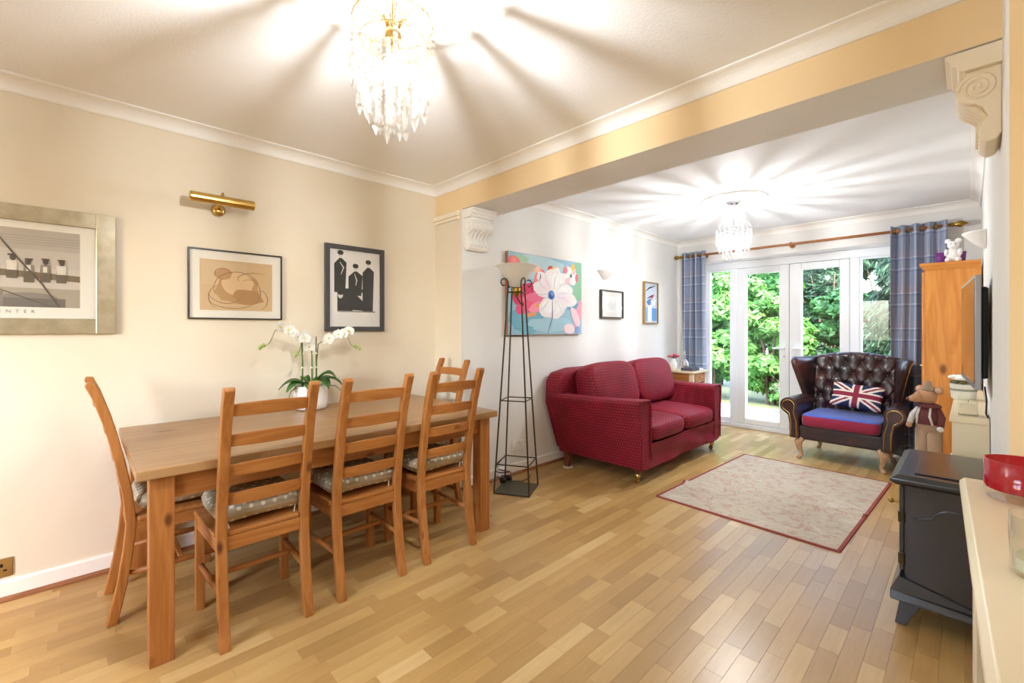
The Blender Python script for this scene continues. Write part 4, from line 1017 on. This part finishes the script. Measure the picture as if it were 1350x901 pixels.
# union flag cushion
def flag(u, v):
    x, y = u * 2 - 1, v * 2 - 1; X, Y = x * 1.6, y
    if abs(X) < .19 or abs(Y) < .19: return 1
    if abs(X) < .32 or abs(Y) < .32: return 2
    d1 = (Y - X / 1.6) * .85; d2 = (Y + X / 1.6) * .85
    if abs(d1) < .07 or abs(d2) < .07: return 1
    if abs(d1) < .22 or abs(d2) < .22: return 2
    return 0
t = thing('flag_cushion', 'rectangular union flag cushion propped in the leather armchair', 'cushion', (-.765, 5.395, .463), radians(-3))
m = MB(); W, H = .2, .122; nu, nv = 72, 46; rm = Matrix.Rotation(radians(5), 3, 'Y') @ Matrix.Rotation(radians(-24), 3, 'X')
def pf(sg):
    def fn(u, v):
        a, b = u * 2 - 1, v * 2 - 1; th = .05 * ((1 - a ** 4) * (1 - b ** 4)) ** .5
        p = rm @ Vector((a * W * (1 - .05 * (1 - abs(b)) ** 2), -sg * th, b * H * (1 - .06 * (1 - abs(a)) ** 2)))
        return (p.x, p.y + .012, p.z + .152)
    return fn
m.grid(pf(1), nu, nv); nf = len(m.f)
for k in range(nf): m.mi[k] = flag(((k % nu) + .5) / nu, ((k // nu) + .5) / nv)
m.cur = 0; m.grid(pf(-1), nu, nv)
m.build('cover', [flat('#232a55', .8), flat('#8c2440', .8), flat('#ece4d8', .8)], t, smooth=True)

# ------------------------------------------------------------------ rug
t = thing('rug', 'faded cream and red patterned rug with dark red binding', 'rug', (-1.05, 3.95, 0), radians(-2.2))
def rugz(x, y):
    yc = -.28 + .13 * (x / .57) ; a = .0 + .022 * (.55 + .45 * abs(x) / .57)
    return .007 + a * math.exp(-((y - yc) / .02) ** 2)
m = MB().grid(lambda u, v: (-.565 + 1.13 * u, -.84 + 1.68 * v, rugz(-.565 + 1.13 * u, -.84 + 1.68 * v)), 24, 120); k = len(m.v)
m.grid(lambda u, v: (-.565 + 1.13 * u, -.84 + 1.68 * v, .0005), 1, 1); m.build('pile', 'rug', t, smooth=True)
for pts in ([(-.565, -.84 + 1.68 * i / 120) for i in range(121)], [(.565, -.84 + 1.68 * i / 120) for i in range(121)], [(-.57 + 1.14 * i / 24, -.842) for i in range(25)], [(-.57 + 1.14 * i / 24, .842) for i in range(25)]):
    MB().loft([[(x + dx, y + dx * (abs(abs(y) - .842) < .001), rugz(x, y) + dz - .004) for dx, dz in ((-.011, -.002), (.011, -.002), (.009, .005), (-.009, .005))] if abs(abs(x) - .565) < .001 and len(pts) > 100 else
               [(x, y + dx, rugz(x, y) + dz - .004) for dx, dz in ((-.011, -.002), (.011, -.002), (.009, .005), (-.009, .005))] for x, y in pts]).build('binding', flat('#8f4038', .85), t)

# ------------------------------------------------------------------ pine cupboard
CX0, CX1, CY0, CY1, CZ = -.275, .066, 5.0, 5.62, 1.8
t = thing('pine_cupboard', 'tall orange pine cupboard beside the right curtain', 'cupboard', ((CX0 + CX1) / 2, (CY0 + CY1) / 2, 0))
hx, hy = (CX1 - CX0) / 2, (CY1 - CY0) / 2
B(-hx + .02, hx, -hy, -hy + .022, .05, 1.75).build('side_panel', 'honey_z', t, bevel=.002); B(-hx + .02, hx, hy - .022, hy, .05, 1.75).build('side_panel', 'honey_z', t, bevel=.002)
B(hx - .012, hx, -hy + .022, hy - .022, .05, 1.75).build('back_panel', 'honey_z', t); B(-hx + .02, hx - .012, -hy + .022, hy - .022, .05, .08).build('bottom_shelf', 'honey_y', t)
B(-hx + .01, hx, -hy - .005, hy + .005, 0, .05).build('plinth', 'honey_y', t, bevel=.003)
for s in (-1, 1):
    d = B(-hx + .001, -hx + .0195, min(s * .003, s * (hy - .002)), max(s * .003, s * (hy - .002)), .06, 1.74).build('door', 'honey_z', t, bevel=.003)
    MB().ball((-hx - .012, s * .03, .95), .014, 10, 8).build('knob', 'brass', d, smooth=True)
    MB().box(-hx - .003, -hx + .001, min(s * .06, s * (hy - .06)), max(s * .06, s * (hy - .06)), .15, 1.65).build('door_panel', 'honey_z', d, bevel=.003)
MB().loft([[(-hx + .018, -hy - .001, 1.75), (hx, -hy - .001, 1.75), (hx, hy + .001, 1.75), (-hx + .018, hy + .001, 1.75)], [(-hx - .005, -hy - .022, 1.785), (hx, -hy - .022, 1.785), (hx, hy + .022, 1.785), (-hx - .005, hy + .022, 1.785)],
           [(-hx - .012, -hy - .026, 1.787), (hx, -hy - .026, 1.787), (hx, hy + .026, 1.787), (-hx - .012, hy + .026, 1.787)], [(-hx - .012, -hy - .026, 1.81), (hx, -hy - .026, 1.81), (hx, hy + .026, 1.81), (-hx - .012, hy + .026, 1.81)]]).build('cornice', 'honey_x', t)
def votive(label, loc, r, h):
    t = thing('votive_glass', label, 'glass', loc)
    MB().lathe([(r * .62, 0), (r * .75, h * .1), (r, h), (r * .92, h), (r * .68, h * .15), (.003, h * .12)], 20).build('cup', 'purpleglass', t, smooth=True)
    MB().lathe([(r * .6, h * .14), (r * .72, h * .4), (.002, h * .42)], 16).build('wax', flat('#e9dfe9', .6), t)
votive('purple votive glass standing on the cupboard edge', (-.165, 5.08, 1.811), .034, .085)
votive('purple votive glass behind the white bear ornament', (-.045, 5.14, 1.811), .03, .09)
t = thing('bear_ornament', 'white ceramic bear ornament on top of the pine cupboard', 'ornament', (-.092, 5.08, 1.811))
MB().ball((0, 0, .06), (.045, .04, .062), 18, 12).build('body', 'ceramic', t, smooth=True)
h = MB().ball((0, -.008, .14), (.036, .034, .034), 18, 12).build('head', 'ceramic', t, smooth=True)
for s in (-1, 1):
    MB().ball((s * .03, .0, .176), (.02, .01, .02), 12, 8).build('ear', 'ceramic', h, smooth=True)
    MB().ball((s * .03, -.03, .02), (.02, .03, .02), 12, 8).build('foot', 'ceramic', t, smooth=True)
    MB().ball((s * .04, -.02, .08), (.014, .02, .03), 12, 8).build('arm', 'ceramic', t, smooth=True)
    MB().ball((s * .013, -.04, .148), .004, 8, 6).build('eye', flat('#55525a', .4), h, smooth=True)
MB().ball((0, -.042, .13), (.014, .012, .011), 10, 8).build('muzzle', 'ceramic', h, smooth=True)

# ------------------------------------------------------------------ television, its unit and ornaments
t = thing('media_unit', 'shallow cream cabinet along the wall under the television', 'cabinet', (0, 0, 0)); t.location = (0, 3.32, 0)
B(-.075, .072, 0, 1.63, .775, .8).build('top', 'cream_unit', t, bevel=.003)
B(-.062, .072, .012, .03, 0, .775).build('side_panel', 'cream_unit', t); B(-.062, .072, 1.6, 1.618, 0, .775).build('side_panel', 'cream_unit', t)
B(.06, .072, .03, 1.6, 0, .775).build('back_panel', 'cream_unit', t); B(-.055, .06, .03, 1.6, 0, .06).build('plinth', 'cream_unit', t)
for k in range(3):
    d = B(-.066, -.0555, .034 + k * .523, .55 + k * .523, .07, .765).build('door', 'cream_unit', t, bevel=.002)
    MB().ball((-.074, .5 + k * .523 if k < 2 else .1 + k * .523, .5), .01, 10, 8).build('knob', 'chrome', d, smooth=True)
ang = math.atan2(-.05, .8)
t = thing('television', 'flat screen television on a wall bracket above the cream cabinet', 'television', (-.004, 3.5, .975), -ang)
B(-.004, .018, -.42, .42, 0, .555).build('bezel', flat('#9ea0a3', .3, .6), t, bevel=.003)
B(-.0055, -.004, -.405, .405, .03, .54).build('screen', flat('#0c0d10', .06, 0, .8), t)
B(.018, .046, -.36, .36, .05, .5).build('rear_housing', flat('#2c2c2b', .5), t, bevel=.01)
MB().box(.046, .05, -.08, .08, .2, .36).box(.05, .058, -.03, .03, .24, .32).build('wall_bracket', 'black', t)
tag(MB().tube([(.055, 3.35, .97), (.062, 3.33, .9), (.06, 3.36, .83), (.068, 3.4, .805)], .004, 6).build('television_cable', 'black', None, smooth=True), 'black cables hanging from the television', 'cable')
t = thing('flower_pot', 'pale round pot packed with white flowers on the cream cabinet', 'flower pot', (-.028, 4.25, .8005))
MB().lathe([(.055, 0), (.06, .005), (.068, .1), (.066, .1), (.058, .09), (.003, .085)], 24).build('pot_body', flat('#e5e3d6', .5), t)
MB().lathe([(.0645, .055), (.0665, .058), (.067, .068), (.0655, .07)], 24).build('band', flat('#9c9a8c', .6), t)
rnd = random.Random(9)
for k in range(16):
    a = k * 2.4; r = .065 * sqrt(k / 16); p = (r * cos(a), r * sin(a), .135 + .012 * rnd.random())
    m = MB()
    for q in range(7): m.ball((p[0] + .014 * cos(q * .9), p[1] + .014 * sin(q * .9), p[2] + .004 * (q % 2)), (.013, .013, .009), 8, 5)
    m.build('bloom', 'petal', t, smooth=True)
for k in range(8):
    a = k * .785; MB().ball((.05 * cos(a), .05 * sin(a), .112), (.018, .018, .012), 8, 5).build('leaf', flat('#6f6a48', .7), t, smooth=True)
t = thing('candle_jar', 'square glass jar candle with cream wax on the cream cabinet', 'candle', (-.005, 3.47, .8005))
m = MB(); w = .038
m.loft([[(x * w, y * w, z) for x, y in ((-1, -1), (1, -1), (1, 1), (-1, 1))] for z in (0, .1)], cap=False)
m.box(-w, w, -w, w, 0, .006); m.build('glass_box', 'tumbler', t)
B(-.034, .034, -.034, .034, .0065, .068).build('wax', flat('#efdfc0', .5), t, bevel=.004)
MB().tube([(0, 0, .068), (.001, 0, .08)], .0012, 5).build('wick', 'black', t)
# plush mouse
t = thing('plush_mouse', 'tall plush mouse in braces and trousers standing beside the cream cabinet', 'soft toy', (-.2, 4.3, 0), radians(-22))
cloth = flat('#a98c72', .95); skin = flat('#b98a68', .95); shirt = flat('#6d3a3c', .95); white = flat('#d8d4cf', .95)
for s in (-1, 1):
    l = MB().tube([(s * .034, 0, .03), (s * .036, .0, .2), (s * .034, 0, .4), (s * .03, 0, .56)], [.03, .036, .042, .045], 12).build('trouser_leg', cloth, t, smooth=True)
    MB().ball((s * .036, -.022, .02), (.026, .05, .02), 12, 8).build('foot', skin, t, smooth=True)
MB().ball((0, 0, .585), (.073, .05, .075), 16, 10).build('trouser_seat', cloth, t, smooth=True)
MB().lathe([(.068, .6), (.066, .66), (.052, .715), (.02, .735)], 16).build('shirt', shirt, t, smooth=True)
for s in (-1, 1):
    MB().tube([(s * .045, -.052, .6), (s * .035, -.066, .66), (s * .03, -.045, .72), (s * .03, .04, .715)], .007, 6).build('brace_strap', white, t, smooth=True)
    a = MB().tube([(s * .05, 0, .71), (s * .082, -.02, .655), (s * .088, -.05, .595)], [.018, .02, .018], 10).build('arm', white if s < 0 else shirt, t, smooth=True)
    MB().ball((s * .088, -.055, .582), .019, 10, 8).build('hand', white if s > 0 else skin, a, smooth=True)
hd = MB().ball((-.01, -.01, .79), (.06, .055, .052), 18, 12).build('head', skin, t, smooth=True)
MB().tube([(-.03, -.03, .79), (-.06, -.05, .775), (-.085, -.065, .768)], [.045, .03, .014], 12).build('snout', skin, hd, smooth=True)
MB().ball((-.09, -.068, .77), .011, 10, 8).build('nose', flat('#6a4a44', .7), hd, smooth=True)
for s, q in ((-1, -.055), (1, .05)):
    e = MB().ball((q, .012, .838), (.03, .012, .03), 14, 8).build('ear', skin, hd, smooth=True)
    MB().ball((q, .0, .838), (.02, .006, .02), 12, 6).build('ear_lining', flat('#d2a88c', .9), e, smooth=True)
    MB().ball((-.03 + s * .03, -.055, .805), .006, 8, 6).build('eye', 'black', hd, smooth=True)
MB().lathe([(.04, .83), (.036, .85), (.02, .872), (.016, .9), (.004, .905)], 14, (-.005, 0, 0)).build('knitted_hat', flat('#9a8672', .95), t, smooth=True)
MB().lathe([(.07, .72), (.062, .735), (.04, .745)], 16).build('neck_scarf', shirt, t, smooth=True)

# ------------------------------------------------------------------ stove
t = thing('electric_stove', 'black stove-style electric fire on splayed feet', 'stove', (-.07, 2.81, 0))
sx0, sx1, sy0, sy1 = -.125, .138, -.26, .26
B(sx0, sx1, sy0, sy1, .125, .6).build('body', 'stove', t, bevel=.006)
MB().loft([[(sx0 - .025, sy0 - .035, .6), (sx1, sy0 - .035, .6), (sx1, sy1 + .035, .6), (sx0 - .025, sy1 + .035, .6)], [(sx0 - .045, sy0 - .05, .615), (sx1, sy0 - .05, .615), (sx1, sy1 + .05, .615), (sx0 - .045, sy1 + .05, .615)],
           [(sx0 - .045, sy0 - .05, .628), (sx1, sy0 - .05, .628), (sx1, sy1 + .05, .628), (sx0 - .045, sy1 + .05, .628)], [(sx0 - .018, sy0 - .03, .645), (sx1, sy0 - .03, .645), (sx1, sy1 + .03, .645), (sx0 - .018, sy1 + .03, .645)]]).build('top_plate', 'stove', t, bevel=.002)
B(sx0 + .03, sx1, sy0 + .02, sy1 - .02, .645, .651).build('raised_panel', 'stove', t, bevel=.003)
MB().loft([[(sx0 - .03, sy0 - .03, .1), (sx1, sy0 - .03, .1), (sx1, sy1 + .03, .1), (sx0 - .03, sy1 + .03, .1)], [(sx0 - .045, sy0 - .045, .108), (sx1, sy0 - .045, .108), (sx1, sy1 + .045, .108), (sx0 - .045, sy1 + .045, .108)],
           [(sx0 - .045, sy0 - .03, .14), (sx1, sy0 - .03, .125), (sx1, sy1 + .03, .125), (sx0 - .045, sy1 + .03, .14)], [(sx0 - .02, sy0 - .012, .2), (sx1, sy0 - .005, .13), (sx1, sy1 + .005, .13), (sx0 - .02, sy1 + .012, .2)]]).build('base_plate', 'stove', t, bevel=.003)
for qx in (sx0 + .02, sx1 - .03):
    for s in (-1, 1):
        y = s * (sy1 - .01)
        dx = -.03 if qx < 0 else .0
        MB().loft([[(qx - .035, y - .03, .1), (qx + .035, y - .03, .1), (qx + .035, y + .03, .1), (qx - .035, y + .03, .1)], [(qx - .02 + dx, y - .018 + s * .02, 0), (qx + .014 + dx, y - .018 + s * .02, 0), (qx + .014 + dx, y + .018 + s * .02, 0), (qx - .02 + dx, y + .018 + s * .02, 0)]]).build('foot', 'stove', t, bevel=.003)
d = B(sx0 - .02, sx0 - .0005, sy0 + .025, sy1 - .025, .21, .585).build('door', 'stove', t, bevel=.006)
B(sx0 - .022, sx0 - .0205, sy0 + .08, sy1 - .08, .27, .53).build('door_glass', flat('#08080a', .05, 0, .8), d)
for z in (.27, .45):
    MB().tube([(sx0 - .01, sy0 + .015, z - .022), (sx0 - .01, sy0 + .015, z + .022)], .013, 10).build('hinge', 'iron', d)
MB().tube([(sx0 - .02, sy0 + .06, .5), (sx0 - .045, sy0 + .06, .5)], [.005, .005], 8).build('door_knob', 'oldbrass', d); MB().ball((sx0 - .05, sy0 + .06, .5), .011, 10, 8).build('door_knob', 'oldbrass', d, smooth=True)
MB().tube([(sx0 + .03, sy0 - .001, .46), (sx0 + .06, sy0 - .001, .465)] + [(.035 + .075 * cos(radians(a)), sy0 - .001, .465 + .055 * sin(radians(a))) for a in range(170, 5, -15)] + [(.125, sy0 - .001, .465)], .003, 6).build('side_arch_relief', 'stove', t, smooth=True)

# ------------------------------------------------------------------ radiator cover and glassware
ra = radians(1.93)
t = thing('radiator_cover', 'cream radiator cover with moulded shelf beside the stove', 'radiator cover', (-.016, 1.79, 0), -(-ra))
# local: x across, -y towards the dining room front
L = 1.95
MB().loft([[(-.004, 0, .822), (.44, 0, .822), (.375, -L, .822), (-.004, -L, .822)], [(-.004, 0, .838), (.44, 0, .838), (.375, -L, .838), (-.004, -L, .838)], [(.006, -.008, .85), (.44, -.008, .85), (.375, -L, .85), (.006, -L, .85)]]).build('shelf_top', 'cream_lacquer', t, bevel=.002)
B(.03, .4, -.05, -.03, 0, .822).build('end_panel', 'cream_lacquer', t, bevel=.002)
m = MB().box(.02, .038, -.13, -.05, 0, .822).box(.02, .038, -L + .03, -L + .1, 0, .822).box(.02, .038, -L + .1, -.13, 0, .1).box(.02, .038, -L + .1, -.13, .72, .822); m.build('front_frame', 'cream_lacquer', t, bevel=.002)
gb = None
for k in range(40):
    y = -.15 - k * .0425
    if y < -L + .1: break
    if gb is None: gb = B(.025, .034, -.008, .008, .1, .72).build('grille_slat', flat('#cdb98f', .4), t); o = gb
    else: o = gb.copy(); COL.objects.link(o); o.parent = t
    o.location = (0, y, 0)
t = thing('candle_bowl', 'red glass candle bowl with clear base on the radiator cover', 'candle holder', (.092, 1.64, .8505))
MB().lathe([(.055, 0), (.066, .004), (.068, .02), (.0685, .095), (.0655, .095), (.065, .03), (.003, .026)], 40).build('outer_glass', 'tumbler', t, smooth=True)
MB().lathe([(.064, .024), (.0665, .03), (.067, .094), (.0648, .094), (.064, .034), (.003, .032)], 40).build('red_lining', 'redglass', t, smooth=True)
t = thing('glass_tumbler', 'clear glass tumbler with pale wax on the radiator cover', 'glass', (.088, 1.15, .8505))
MB().lathe([(.036, 0), (.04, .004), (.042, .1), (.0395, .1), (.0375, .012), (.003, .01)], 32).build('tumbler_glass', 'tumbler', t, smooth=True)
MB().lathe([(.0365, .0105), (.0375, .03), (.002, .031)], 24).build('wax', flat('#e6e3c4', .5), t)
